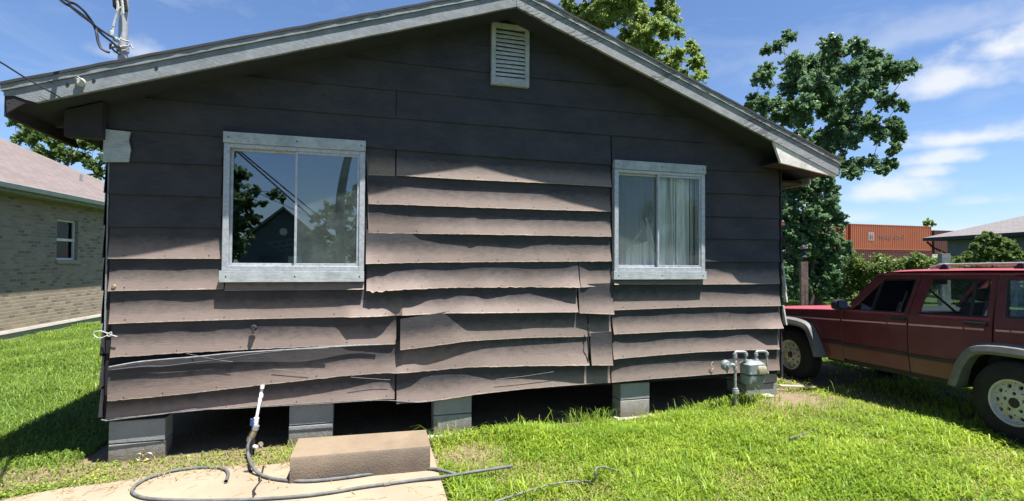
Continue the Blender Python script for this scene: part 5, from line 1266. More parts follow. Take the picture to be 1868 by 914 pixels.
mb.hexa([nbp(w0u-.03, .05, wz0-.09), nbp(w1u+.05, .05, wz0-.09), nbp(w1u+.05, -.11, wz0-.09), nbp(w0u-.03, -.11, wz0-.09), nbp(w0u-.03, .04, wz0-.01), nbp(w1u+.05, .04, wz0-.01), nbp(w1u+.05, -.11, wz0+.0), nbp(w0u-.03, -.11, wz0+.0)], 'brick'); mb.build('window_sill', nb)
mb = MB(); e = .045; zm = (wz0+wz1)/2
for (ua, ub, za, zc) in ((w0u, w0u+e, wz0, wz1), (w1u-e, w1u, wz0, wz1), (w0u+e, w1u-e, wz0, wz0+e), (w0u+e, w1u-e, wz1-e, wz1), (w0u+e, w1u-e, zm-.03, zm+.03)):
    mb.hexa([nbp(ua, -.075, za), nbp(ub, -.075, za), nbp(ub, -.115, za), nbp(ua, -.115, za), nbp(ua, -.075, zc), nbp(ub, -.075, zc), nbp(ub, -.115, zc), nbp(ua, -.115, zc)], 'window_white')
wn = mb.build('window', nb)
mb = MB(); mb.face([nbp(w0u, -.105, wz0), nbp(w1u, -.105, wz0), nbp(w1u, -.105, wz1), nbp(w0u, -.105, wz1)], 'glass'); mb.build('pane', wn)
mb = MB(); mb.face([nbp(w0u-.2, -.35, wz0-.2), nbp(w1u+.2, -.35, wz0-.2), nbp(w1u+.2, -.35, wz1+.2), nbp(w0u-.2, -.35, wz1+.2)], 'dark'); mb.build('dark_room', wn)
mb = MB(); OV = .36
mb.hexa([nbp(U0-.4, .0, ze_+.002), nbp(U1+.4, .0, ze_+.002), nbp(U1+.4, OV-.02, ze_+.002), nbp(U0-.4, OV-.02, ze_+.002), nbp(U0-.4, .0, ze_+.02), nbp(U1+.4, .0, ze_+.02), nbp(U1+.4, OV-.02, ze_+.02), nbp(U0-.4, OV-.02, ze_+.02)], 'soffit_green'); mb.build('soffit', nb)
mb = MB(); mb.hexa([nbp(U0-.45, OV-.02, ze_-.01), nbp(U1+.45, OV-.02, ze_-.01), nbp(U1+.45, OV+.01, ze_-.01), nbp(U0-.45, OV+.01, ze_-.01), nbp(U0-.45, OV-.02, ze_+.17), nbp(U1+.45, OV-.02, ze_+.17), nbp(U1+.45, OV+.01, ze_+.17), nbp(U0-.45, OV+.01, ze_+.17)], 'soffit_green')
mb.hexa([nbp(U0-.45, OV+.012, ze_+.05), nbp(U1+.45, OV+.012, ze_+.05), nbp(U1+.45, OV+.10, ze_+.05), nbp(U0-.45, OV+.10, ze_+.05), nbp(U0-.45, OV+.012, ze_+.155), nbp(U1+.45, OV+.012, ze_+.155), nbp(U1+.45, OV+.12, ze_+.155), nbp(U0-.45, OV+.12, ze_+.155)], 'gutter'); mb.build('gutter', nb, bevel=.01)
# hip roof: far hip passes through the surveyed line (184,330)-(0,251)
zr0 = ze_+.17
def hip_at(Uc, tt, sl): return nbp(Uc-tt, OV-tt, zr0+sl*tt)
best = None
for Uc in np.arange(2.5, 14, .1):
    for sl in np.arange(.25, .8, .02):
        err = 0
        for (px, py) in ((184, 330), (95, 292), (5, 253)):
            m_ = 9e9
            for tt in np.arange(0, 5.5, .1):
                p = hip_at(Uc, tt, sl)-CAM; z = p@FW; x = 934+FPX*(p@RT)/z; y = 457-FPX*(p@UP)/z
                m_ = min(m_, (x-px)**2*.02+(y-py)**2 if abs(x-px) < 8 else 9e9)
            err += m_
        if best is None or err < best[0]: best = (err, Uc, sl)
print('brick shade z', hit(0,545), hit(100,539), hit(190,533));print('hip fit', best, 'eave', ze_, 'found', zf)
Uc, SLn = best[1], best[2]; HW = 5.0
a_, b_ = nbp(U0-.5, OV+.03, zr0-.0), nbp(Uc, OV+.03, zr0-.0); c_, d_ = nbp(Uc-HW, OV-HW, zr0+SLn*HW), nbp(U0+4.5, OV-HW, zr0+SLn*HW)
L_ = math.hypot(HW, SLn*HW); mb = MB()
mb.face([a_, b_, c_, d_], 'shingle_brown', [(0, 0), (Uc-U0, 0), (Uc-U0-HW, L_), (5, L_)])
e_, f_ = nbp(Uc, OV-2*HW, zr0), nbp(U0-.5, OV-2*HW, zr0)
mb.face([b_, e_, c_], 'shingle_brown', [(0, 0), (2*HW, 0), (HW, L_)]); mb.face([f_, a_, d_], 'shingle_brown', [(0, 0), (2*HW, 0), (HW, L_)]); mb.face([e_, f_, d_, c_], 'shingle_brown', [(0, 0), (20, 0), (15, L_), (5, L_)])
mb.face([a_-[0, 0, .03], b_-[0, 0, .03], b_, a_], 'shingle_dark', [(0, 0)]*4); mb.face([a_-[0, 0, .03], b_-[0, 0, .03], e_-[0, 0, .03], f_-[0, 0, .03]], 'soffit_green')
mb.build('roof', nb)
mb = MB(); vp = None
for tt in np.arange(.3, 4, .05):
    p = nbp(0, OV-tt, zr0+SLn*tt)
for uu in np.arange(0, 10, .1):
    for tt in (1.3,):
        p = nbp(uu, OV-tt, zr0+SLn*tt); q_ = p-CAM; x = 934+FPX*(q_@RT)/(q_@FW)
        if vp is None and x > 147: vp = p
if vp is not None: mb.tube([vp, vp+[0, 0, .22]], .035, 'fence_metal', 8)
mb.build('vent_pipe', nb)

# ------------------------------------------------------------------ trees and leaf masses
def leaf_mesh(name, centers, radii, counts, size, mat, parent=None, flat=.0, seed=1, sq=(1, 1, .85)):
    g = np.random.default_rng(seed); C_ = []
    for c, r, n in zip(centers, radii, counts):
        d = g.normal(size=(n, 3)); d /= np.linalg.norm(d, axis=1)[:, None]
        rad = r*np.clip(g.random(n)**.6+np.abs(g.normal(0, .16, n)), 0, 1.6); C_.append(np.array(c)+d*rad[:, None]*np.array(sq))
    P = np.concatenate(C_); n = len(P)
    t1 = g.normal(size=(n, 3)); t1[:, 2] -= .3; t1 /= np.linalg.norm(t1, axis=1)[:, None]
    nrm = g.normal(size=(n, 3)); nrm[:, 2] += .9; t2 = np.cross(t1, nrm); t2 /= np.linalg.norm(t2, axis=1)[:, None]
    nrm = np.cross(t1, t2)
    L = (size*(.6+.8*g.random(n)))[:, None]; Wd = L*.36
    v = np.stack([P-t1*L*.5, P+t2*Wd+nrm*L*.06, P+t1*L*.5, P-t2*Wd+nrm*L*.06], 1).reshape(-1, 3)
    return quads(name, v, mat, parent)
def quads(name, v, mat, parent=None, k=4):
    n = len(v)//k; me = bpy.data.meshes.new(name); me.vertices.add(n*k); me.vertices.foreach_set('co', v.astype(np.float32).ravel())
    me.loops.add(n*k); me.loops.foreach_set('vertex_index', np.arange(n*k, dtype=np.int32)); me.polygons.add(n)
    me.polygons.foreach_set('loop_start', np.arange(n, dtype=np.int32)*k); me.materials.append(MATS[mat]); me.update(calc_edges=True)
    o = bpy.data.objects.new(name, me); col.objects.link(o)
    if parent: o.parent = parent
    return o
def limbs(name, base, top, nodes, r0, parent, mat='bark', seed=3, rmin=.012):
    rn = random.Random(seed); base, top = np.array(base, float), np.array(top, float); mb = MB()
    tr = [lerp(base, top, t_)+np.array([rn.uniform(-.12, .12), rn.uniform(-.12, .12), 0])*(1 if 0 < t_ < 1 else 0) for t_ in np.linspace(0, 1, 7)]
    mb.tube(smoothpts(tr, 3), list(np.linspace(r0, r0*.5, 19)), mat, 10)
    skel = [(p, lerp(r0, r0*.5, i/6)) for i, p in enumerate(tr)][2:]
    for c in sorted(nodes, key=lambda c: np.linalg.norm(np.array(c)-top)):
        c = np.array(c); cand = [(np.linalg.norm(p-c)+.6*max(0, p[2]-c[2]), i) for i, (p, r) in enumerate(skel)]; _, i = min(cand); p, r = skel[i]
        rr = max(rmin, r*.62); mid = lerp(p, c, .5)+np.array([rn.uniform(-.1, .1), rn.uniform(-.1, .1), rn.uniform(.0, .18)])*np.linalg.norm(c-p)
        pts_ = smoothpts([p, mid, c], 4); mb.tube(pts_, list(np.linspace(rr, max(rmin*.6, rr*.45), len(pts_))), mat, 6); skel.append((mid, rr*.75)); skel.append((c, max(rmin, rr*.5)))
    return mb.build(name, parent, smooth=True)
def tree(label, clumps, Z, mat, size, dens, basepx, base_z, r0, spread=.5, seed=5, cat='tree', extra=0, trunk_top=None, mirror=False, name='tree', group=None, nbr=40, fill=0):
    rn = random.Random(seed); cs, rs = [], []
    zc = np.array([Z]*len(clumps))
    xm = np.mean([c[0] for c in clumps]); ym_ = np.mean([c[1] for c in clumps]); wpx = max(c[0] for c in clumps)-min(c[0] for c in clumps)
    RW = wpx*Z/FPX/2
    for (x, y, r) in clumps:
        e = 1-min(1, abs(x-xm)/(wpx/2+1))**2; dz = rn.uniform(-1, 1)*RW*spread*math.sqrt(max(e, .05)); zz = Z+dz
        k = 1.  # keep the crown's measured size at its own distance
        cs.append(dep(x, y, zz)); rs.append(r*zz/FPX*k)
        for _ in range(fill):
            f_ = rn.uniform(-.9, .9); xx = x+rn.uniform(-r, r)*.7; yy = y+rn.uniform(-r, r)*.7; z3 = Z+f_*RW*.9; cs.append(dep(xx, yy, z3)); rs.append(r*.8*z3/FPX)
    if mirror: cs = [np.array([c[0], -c[1], c[2]]) for c in cs]
    b = dep(basepx[0], basepx[1], Z)
    if mirror: b[1] *= -1
    b[2] = base_z
    root = empty(name, tuple(b), label, cat, group)
    counts = [max(60, int(dens*3.2*r*r)) for r in rs]
    # every clump is itself made of small twig clusters, so the outline stays ragged
    C2, R2, N2 = [], [], []
    g = np.random.default_rng(seed)
    for c, r, n in zip(cs, rs, counts):
        kk = max(8, min(26, int(n/40)))
        for _ in range(kk):      # leaves follow short twigs that fan out and droop
            d = g.normal(size=3); d[2] = d[2]*.8+.15; d /= np.linalg.norm(d); Lr = r*(.75+.45*g.random()); side_ = np.cross(d, g.normal(size=3)); side_ /= np.linalg.norm(side_)
            ns_ = 5
            for q_ in range(ns_):
                u = .15+.85*(q_+g.random()*.6)/ns_; p_ = c+d*Lr*u+side_*Lr*.22*math.sin(u*2.4)-np.array([0, 0, .12*Lr*u*u])
                C2.append(p_); R2.append(r*(.13+.11*g.random())); N2.append(max(3, int(n/kk/ns_)))
    crown = leaf_mesh('crown', C2, R2, N2, size, mat, root, seed=seed)
    tt = np.array(b); tp = np.mean(cs, axis=0) if trunk_top is None else (np.array(dep(*trunk_top, Z))*([1, -1, 1] if mirror else [1, 1, 1]))
    rn.shuffle(C2); lm = limbs('trunk', b-[0, 0, .1], tp, list(cs)+C2[:nbr], r0, root, seed=seed)
    for o in (crown, lm): o.data.transform(Matrix.Translation(-V(b)))
    return root
c4 = lambda L, s, ox, oy: [(ox+x/s, oy+y/s, r/s) for x, y, r in L]
T2 = c4([(210, 200, 25), (265, 180, 26), (310, 145, 28), (200, 310, 45), (160, 400, 34), (150, 430, 25), (230, 420, 55), (320, 240, 45), (340, 330, 75), (400, 260, 55), (480, 200, 50), (560, 190, 42), (480, 290, 65), (620, 220, 40), (560, 280, 55), (650, 270, 45), (720, 280, 45), (780, 270, 36), (740, 300, 32), (650, 340, 42), (700, 390, 40), (750, 420, 28), (600, 380, 55), (450, 400, 85), (350, 430, 75), (280, 470, 50), (520, 470, 65), (620, 500, 50), (720, 500, 40), (740, 540, 32), (720, 590, 28), (660, 540, 34), (560, 560, 36), (480, 560, 65), (400, 560, 55), (500, 650, 45), (560, 660, 45), (620, 640, 32), (700, 655, 34), (450, 700, 38), (350, 700, 55), (300, 740, 50)], 2.176, 1300, 0)
tree('tall dark green tree with an open ragged crown behind the right end of the house', T2, 20.5, 'leaf_dark', .10, 3600, (1478, 552), .15, .26, .55, seed=11, trunk_top=(1480, 330), nbr=90, fill=1)
T2b = [(1445, 330, 24), (1475, 350, 28), (1505, 375, 24), (1520, 405, 22), (1480, 318, 26), (1455, 296, 24), (1505, 335, 20), (1440, 380, 28), (1475, 400, 32), (1510, 440, 28), (1440, 440, 30), (1480, 450, 34), (1525, 470, 20), (1440, 490, 26), (1480, 500, 28), (1515, 500, 24), (1455, 520, 20), (1500, 525, 18), (1540, 450, 14)]
tree('dense dark tree growing through the fence below the tall open tree', T2b, 19.0, 'leaf_dark', .11, 2600, (1490, 556), .15, .14, .5, seed=12, nbr=30, fill=2)
T1 = [(1032, 3, 14), (1055, 22, 22), (1095, 40, 28), (1140, 15, 30), (1180, 40, 32), (1218, 22, 26), (1150, 70, 30), (1190, 92, 28), (1236, 58, 14), (1228, 108, 20), (1258, 85, 14), (1268, 112, 18), (1275, 140, 14), (1240, 140, 18), (1200, 128, 25), (1100, -30, 45), (1180, -50, 50), (1055, -30, 30), (1140, -100, 50), (1222, -20, 24), (1110, 90, 26), (1160, 120, 25), (1250, 165, 16), (1205, 165, 22)]
tree('sunlit yellow green tree rising behind the roof ridge', T1, 19.5, 'leaf_yellow', .075, 5200, (1150, 545), 0, .2, .6, seed=21, trunk_top=(1150, 120), nbr=60, fill=1)
T3 = c4([(90, 620, 42), (170, 640, 50), (250, 610, 40), (330, 640, 48), (120, 700, 50), (220, 700, 60), (320, 720, 60), (430, 720, 48), (490, 740, 36), (400, 800, 60), (300, 780, 60), (470, 850, 42), (505, 880, 30), (360, 640, 30), (500, 700, 26), (200, 780, 60), (540, 800, 40), (600, 860, 60)], 2.769, 0, 0)
tree('leafy green tree behind the brick house', T3, 27, 'leaf_mid', .12, 1800, (110, 520), 0, .25, .6, seed=31, trunk_top=(120, 300), nbr=30)

gW = np.random.default_rng(90); CW_, RW_ = [], []
for i in range(150):
    x = -20+28*gW.random(); hgt = 2.2+1.6*math.sin(x*.7)+1.2*math.sin(x*1.9+1)
    CW_.append((x, 38+4*gW.random(), max(.6, gW.random()*(hgt+1.5)))); RW_.append(.9+.5*gW.random())
wo = leaf_mesh('distant_woods', CW_, RW_, [220]*150, .38, 'leaf_mid', None, seed=91); tag(wo, 'far off line of woods at the back, beyond the houses', 'woods', kind='stuff')
# vine covered fence at the back of the lot
ZF = 23.0
FA, FB = dep(1400, 545, 24.5), dep(2050, 552, 19.0); FA[2] = FB[2] = .17
fe = empty('chain_link_fence', tuple(FA), 'chain link fence with metal rails buried under the sunlit vines behind the car', 'fence')
mb = MB(); nfp = 9
for z in (1.45, 1.0): mb.tube([FA+[0, 0, z], FB+[0, 0, z]], .024, 'fence_metal', 6)
mb.build('rail', fe).data.transform(Matrix.Translation(-V(FA)))
for i in range(nfp):
    p = lerp(FA, FB, i/(nfp-1)); mb = MB(); mb.tube([p, p+[0, 0, 1.5]], .03, 'fence_metal', 8); mb.build('fence_post', fe).data.transform(Matrix.Translation(-V(FA)))
vroot = empty('vine_thicket', tuple(FA), 'long bank of bright green vines smothering the back fence below the orange container', 'vines')
rn = random.Random(4); C2, R2, N2 = [], [], []
for i in range(620):
    t_ = rn.random(); x = lerp(1415, 2040, t_); top = interp(x, [1415, 1500, 1545, 1580, 1600, 1625, 1660, 1700, 1740, 1800, 1870, 2040], [430, 455, 463, 452, 466, 468, 462, 462, 470, 470, 474, 474])
    bot = 537; f_ = rn.random()**.8; y = lerp(top+5, bot, f_)
    if f_ > .45 and rn.random() < .45: continue
    Zd = lerp(24.5, 19, t_)-.1+rn.uniform(-.55, .55)-.25*(1-f_)
    C2.append(dep(x, y, Zd)); R2.append(rn.uniform(.18, .36)); N2.append(150)
v_ = leaf_mesh('foliage', C2, R2, N2, .11, 'leaf_vine', vroot, seed=9); v_.data.transform(Matrix.Translation(-V(FA)))
for i in range(46):
    mb = MB(); t_ = rn.random(); p = lerp(FA, FB, t_)+np.array([0, rn.uniform(-.3, .3), 0]); q_ = p+np.array([rn.uniform(-.5, .5), 0, rn.uniform(1.0, 1.8)]); mb.tube(smoothpts([p, lerp(p, q_, .5)+[rn.uniform(-.2, .2), 0, 0], q_], 3), .012, 'bark', 5); mb.build('stem', vroot).data.transform(Matrix.Translation(-V(FA)))
SH = c4([(800, 440, 50), (720, 510, 60), (860, 520, 80), (960, 540, 75), (1060, 560, 70), (640, 580, 50), (1140, 640, 55), (800, 640, 90), (960, 680, 100), (560, 700, 60), (700, 720, 80), (1100, 740, 80), (460, 740, 50), (1180, 700, 60)], 6.527, 1680, 360)
tree('rounded bright green bush in front of the grey blue house', SH, 18.6, 'leaf_mid', .10, 6500, (1815, 540), .17, .07, .6, seed=41, cat='bush', name='bush', nbr=8, fill=1)
tree('thin wispy tree top far behind the container', [(1686, 405, 5), (1694, 402, 6), (1701, 408, 5), (1690, 410, 5)], 75, 'leaf_yellow', .3, 60, (1693, 470), 0, .12, .3, seed=51, nbr=4)

# posts
def post(px, pyt, Z, w_, mat, label, zb_):
    p = dep(px, pyt, Z); mb = MB(); h = w_/2; top = p[2]
    mb.hexa([(-h, -h, -.1), (h, -h, -.1), (h, h, -.1), (-h, h, -.1), (-h, -h, top-zb_), (h, -h, top-zb_+.008), (h, h, top-zb_+.004), (-h, h, top-zb_)], mat)
    for k in range(3): mb.box(-h*.3+k*.01, -h*.25+k*.012, -h-.002, -h+.003, .2+k*.3, .55+k*.35, 'dark_wood')
    o = mb.build('wooden_post', bevel=.006); o.location = (p[0], p[1], zb_); o.rotation_euler = (0, 0, -.5); return tag(o, label, 'post')
post(1466, 478, 9.6, .115, 'post_wood', 'weathered brown wooden post standing beyond the red car bonnet', .15)
post(1722, 463, 14.0, .20, 'post_grey', 'thick grey post standing between the car roof and the grey blue house', .17)
bwt = dep(1466, 455, 17.5); mb = MB()
mb.lathe([(0, .16), (.07, .14), (.12, .02), (.03, 0), (.10, -.10), (.02, -.12), (.12, -.26), (0, -.3)], 'dark_wood', bwt, (0, 0, 1), 10)
mb.tube([bwt-[0, 0, .28], (bwt[0], bwt[1], .1)], .025, 'dark_wood', 6); mb.tube([bwt+[-.08, -.05, .1], bwt+[.1, -.06, .05]], .02, 'cardboard', 5)
o = mb.build('garden_ornament', smooth=True); rebase([o], (bwt[0], bwt[1], .15)); tag(o, 'dark reddish ornament on a stake in the shade above the wooden post', 'ornament')

# ------------------------------------------------------------------ shipping containers
def cont(pa, pb, z0, z1, mat, label, text=False, dz=2.44, group='stacked shipping containers'):
    pa, pb = np.array(pa), np.array(pb); d = pb-pa; d[2] = 0; L = np.linalg.norm(d); d /= L; nb_ = np.array([-d[1], d[0], 0])
    if nb_[1] < 0: nb_ = -nb_
    root = empty('shipping_container', (pa[0], pa[1], z0), label, 'container', group); root.rotation_euler = (0, 0, math.atan2(d[1], d[0]))
    H = z1-z0; mb = MB(); n = int(L/.28); fr = .10
    P = []; x = fr
    while x < L-fr:
        for dx, dy in ((0, .0), (.07, .0), (.105, .036), (.175, .036), (.21, 0)):
            if x+dx < L-fr: P.append([(x+dx, .015+dy, .15), (x+dx, .015+dy, H-.09)])
        x += .28
    mb.grid(P, mat); P2 = [[(p[0][0], dz-p[0][1], p[0][2]), (p[1][0], dz-p[1][1], p[1][2])] for p in P]; mb.grid(P2[::-1], mat)
    mb.box(.02, .05, .05, dz-.05, .1, H-.05, mat); mb.box(L-.05, L-.02, .05, dz-.05, .1, H-.05, mat); mb.box(.05, L-.05, .05, dz-.05, H-.04, H-.02, mat); mb.build('corrugated_wall', root)
    mb = MB()
    for y_ in (0, dz-.12):
        mb.box(0, fr, y_, y_+.12, 0, H, mat); mb.box(L-fr, L, y_, y_+.12, 0, H, mat); mb.box(fr, L-fr, y_+.01, y_+.11, 0, .149, mat); mb.box(fr, L-fr, y_+.01, y_+.11, H-.089, H-.002, mat)
    for x_ in (0, L-fr): mb.box(x_+.005, x_+fr-.005, .12, dz-.12, 0, .14, mat); mb.box(x_+.005, x_+fr-.005, .12, dz-.12, H-.10, H-.003, mat)
    mb.build('frame', root)
    if text:
        cu = bpy.data.curves.new('lettering', 'FONT'); cu.body = 'Hapag-Lloyd'; cu.size = 1.0; cu.extrude = .003; to = bpy.data.objects.new('lettering', cu); col.objects.link(to)
        bpy.context.view_layer.update(); me = bpy.data.meshes.new_from_object(to.evaluated_get(bpy.context.evaluated_depsgraph_get())); bpy.data.objects.remove(to)
        ws = [v.co.x for v in me.vertices]; sc_ = 3.9/(max(ws)-min(ws))
        me.transform(Matrix.Scale(sc_, 4)); me.transform(Matrix.Rotation(math.pi/2, 4, 'X')); me.materials.clear(); me.materials.append(MATS['faded_blue'])
        lo = bpy.data.objects.new('lettering', me); col.objects.link(lo); lo.parent = root; lo.location = (3.75, .004, 1.30)
        mb = MB(); mb.box(2.55, 3.35, .003, .007, 1.05, 2.0, 'faded_pale'); mb.prism([(2.7, .0, 1.15), (2.95, .0, 1.15), (3.0, 0, 1.55), (2.85, 0, 1.9), (2.7, 0, 1.6)], (0, .002, 0), 'faded_blue'); mb.prism([(3.02, .0, 1.15), (3.22, .0, 1.15), (3.2, 0, 1.85), (3.05, 0, 1.6)], (0, .002, 0), 'faded_blue'); mb.build('emblem', root)
    return root
ca, cb = dep(1552, 409, 58.6), dep(1699, 412, 61.9)
zt_c = (ca[2]+cb[2])/2
cont(ca, cb, zt_c-2.9, zt_c, 'container', 'long orange corrugated container with faded lettering above the vines', True)
dcc = (cb-ca); dcc[2] = 0; dcc /= np.linalg.norm(dcc)
cont(ca-dcc*12.6, ca-dcc*.45, zt_c-2.9, zt_c-.02, 'container', 'orange container end to the left of the lettered one, mostly behind the tree')
cont(ca-dcc*.1, cb+dcc*.1, zt_c-5.85, zt_c-2.98, 'lower_container', 'dark brown container under the long orange one')
cont(cb+dcc*.5, cb+dcc*12.6, zt_c-3.25, zt_c-.45, 'lower_container', 'low reddish brown container to the right of the lettered one')

# ------------------------------------------------------------------ grey blue house on the right
ZA, ZB = 27.0, 21.5
pe0, pe1 = dep(1683, 432, ZA), dep(1868, 425.5, ZB); zev = (pe0[2]+pe1[2])/2
d = pe1-pe0; d[2] = 0; d /= np.linalg.norm(d); nb2 = np.array([-d[1], d[0], 0]); nb2 = nb2 if nb2@RT > 0 else -nb2
root = empty('grey_blue_house', (0, 0, 0), 'grey blue house with a wide pale grey shingle roof, far right behind the bush', 'house')
Q = lambda u, v_, z: np.array([*(pe0[:2]+d[:2]*u+nb2[:2]*v_), z])
LL, DD = 16.0, 11.0
# ridge height from the surveyed ridge line
hs = .5*DD
def projn(p): q_ = p-CAM; z = q_@FW; return 934+FPX*(q_@RT)/z, 457-FPX*(q_@UP)/z
bestr = min(((abs(projn(Q(hx, hs, zev+sl*hs))[0]-1790)+2*abs(projn(Q(hx, hs, zev+sl*hs))[1]-386), hx, sl) for hx in np.arange(.5, 12, .25) for sl in np.arange(.2, .7, .02)))
hx, sl2 = bestr[1], bestr[2]; print('right roof', bestr)
zr_ = zev+sl2*hs
mb = MB(); e0, e1, e2, e3 = Q(0, 0, zev), Q(LL, 0, zev), Q(LL, DD, zev), Q(0, DD, zev); r0_, r1_ = Q(hx, hs, zr_), Q(LL-hx, hs, zr_); ls = math.hypot(hs, sl2*hs)
mb.face([e0, e1, r1_, r0_], 'shingle_grey', [(0, 0), (LL, 0), (LL-hx, ls), (hx, ls)]); mb.face([e3, e0, r0_], 'shingle_grey', [(0, 0), (DD, 0), (hs, hx)]); mb.face([e1, e2, r1_], 'shingle_grey', [(0, 0), (DD, 0), (hs, hx)]); mb.face([e2, e3, r0_, r1_], 'shingle_grey', [(0, 0), (LL, 0), (LL-hx, ls), (hx, ls)])
for a_, b_ in ((e0, e1), (e1, e2), (e2, e3), (e3, e0)): mb.face([a_-[0, 0, .16], b_-[0, 0, .16], b_, a_], 'soffit', [(0, 0)]*4)
mb.face([p-[0, 0, .16] for p in (e0, e3, e2, e1)], 'soffit', [(0, 0)]*4)
mb.tube([r0_+[0, 0, .03], r1_+[0, 0, .03]], .07, 'shingle_dark', 6); mb.build('roof', root)
mb = MB(); ov = .7; q_ = [Q(ov, ov, .1), Q(LL-ov, ov, .1), Q(LL-ov, DD-ov, .1), Q(ov, DD-ov, .1)]; mb.hexa(q_+[np.array([p[0], p[1], zev-.165]) for p in q_], 'blue_wall'); mb.build('wall', root)
mb = MB(); mb.tube([Q(.15, .1, zev-.2), Q(.3, .3, zev-.5), Q(ov-.05, ov-.05, zev-.8), Q(ov-.05, ov-.05, .2)], .05, 'soffit', 8); mb.build('downpipe', root)

# ------------------------------------------------------------------ across the street (seen mirrored in the window glass)
def mir(px, py, Z): p = dep(px, py, Z); return np.array([p[0], -p[1], p[2]])
hA, hB, hP = mir(440, 425, 44), mir(600, 437, 41), mir(507, 378, 43)
hx0, hx1 = hA[0], hB[0]; hy = (hA[1]+hB[1])/2; hc = (hx0+hx1)/2; hz0, hzp = 2.9, hP[2]
root = empty('opposite_house', (hc, hy, 0), 'small dark gabled house across the street, mirrored in the larger window', 'house')
hw = (hx1-hx0)/2
mb = MB(); mb.box(-hw+.4, hw-.4, -9, 0, 0, hz0, 'blue_wall'); mb.prism([(-hw+.4, 0, hz0), (hw-.4, 0, hz0), (0, 0, hzp-.25)], (0, -9, 0), 'blue_wall'); mb.build('wall', root)
mb = MB()
for s in (-1, 1): mb.hexa([(0, .5, hzp-.2), (s*hw, .5, hz0-.1), (s*hw, -9.4, hz0-.1), (0, -9.4, hzp-.2), (0, .5, hzp), (s*hw, .5, hz0+.1), (s*hw, -9.4, hz0+.1), (0, -9.4, hzp)], 'fascia')
mb.build('roof', root)
mb = MB(); mb.lathe([(0, .05), (.3, .05), (.3, 0)], 'window_white', (0, .0, hz0+1.2), (0, 1, 0), 16); mb.build('gable_vent', root)
mb = MB(); mb.box(-hw+1.5, -hw+3, 0.01, .06, .9, 2.2, 'glass'); mb.build('window', root); mb = MB(); mb.box(.4, 1.4, .01, .05, 0, 2.1, 'window_white'); mb.build('door', root)
TR1 = [(405, 300, 35), (420, 350, 35), (440, 320, 22), (445, 370, 26), (470, 350, 14), (500, 352, 14), (515, 362, 8), (430, 410, 34), (410, 450, 36), (460, 400, 16), (400, 250, 36), (420, 230, 20), (370, 330, 45), (360, 420, 45), (478, 372, 9)]
tree('tall dark tree across the street, mirrored at the left of the larger window', TR1, 17, 'leaf_dark', .15, 1000, (400, 560), 0, .25, .5, seed=61, mirror=True, nbr=30)
TR2 = [(600, 380, 18), (620, 400, 24), (640, 370, 22), (655, 350, 18), (580, 400, 16), (590, 430, 24), (625, 440, 28), (655, 420, 26), (650, 460, 25), (610, 465, 20), (570, 455, 16), (665, 330, 14), (680, 400, 30)]
tree('bushy green tree across the street, mirrored at the right of the larger window', TR2, 20, 'leaf_mid', .13, 1100, (630, 545), 0, .12, .5, seed=62, mirror=True, nbr=30)
mb = MB(); P = smoothpts([mir(*p) for p in ((612, 560, 16), (622, 470, 16), (620, 380, 16), (628, 320, 16), (640, 270, 16), (655, 225, 16))], 5); mb.tube(P, list(np.linspace(.16, .10, len(P))), 'bark', 10); o = mb.build('leaning_trunk', smooth=True); rebase([o], (P[0][0], P[0][1], 0)); tag(o, 'tall bare leaning trunk across the street, mirrored in the right pane of the larger window', 'tree trunk')
for i, (x, y, r_, lb) in enumerate(((22, -24, 2.6, 'round green street tree behind the viewer to the right'), (17, -11, 2.6, 'broad green street tree far to the right of the viewer'))):
    root = empty('tree', (x, y, 0), lb, 'tree'); g = np.random.default_rng(70+i); C2 = [np.array([x, y, 4.2])+g.normal(size=3)*[1.3, 1.3, 1.0] for _ in range(40)]
    cr_ = leaf_mesh('crown', C2, [.55]*40, [160]*40, .16, 'leaf_mid', root, seed=80+i); lm = limbs('trunk', (x, y, -.1), (x, y, 4), C2[:20], .2, root, seed=i)
    for o in (cr_, lm): o.data.transform(Matrix.Translation(-V((x, y, 0))))

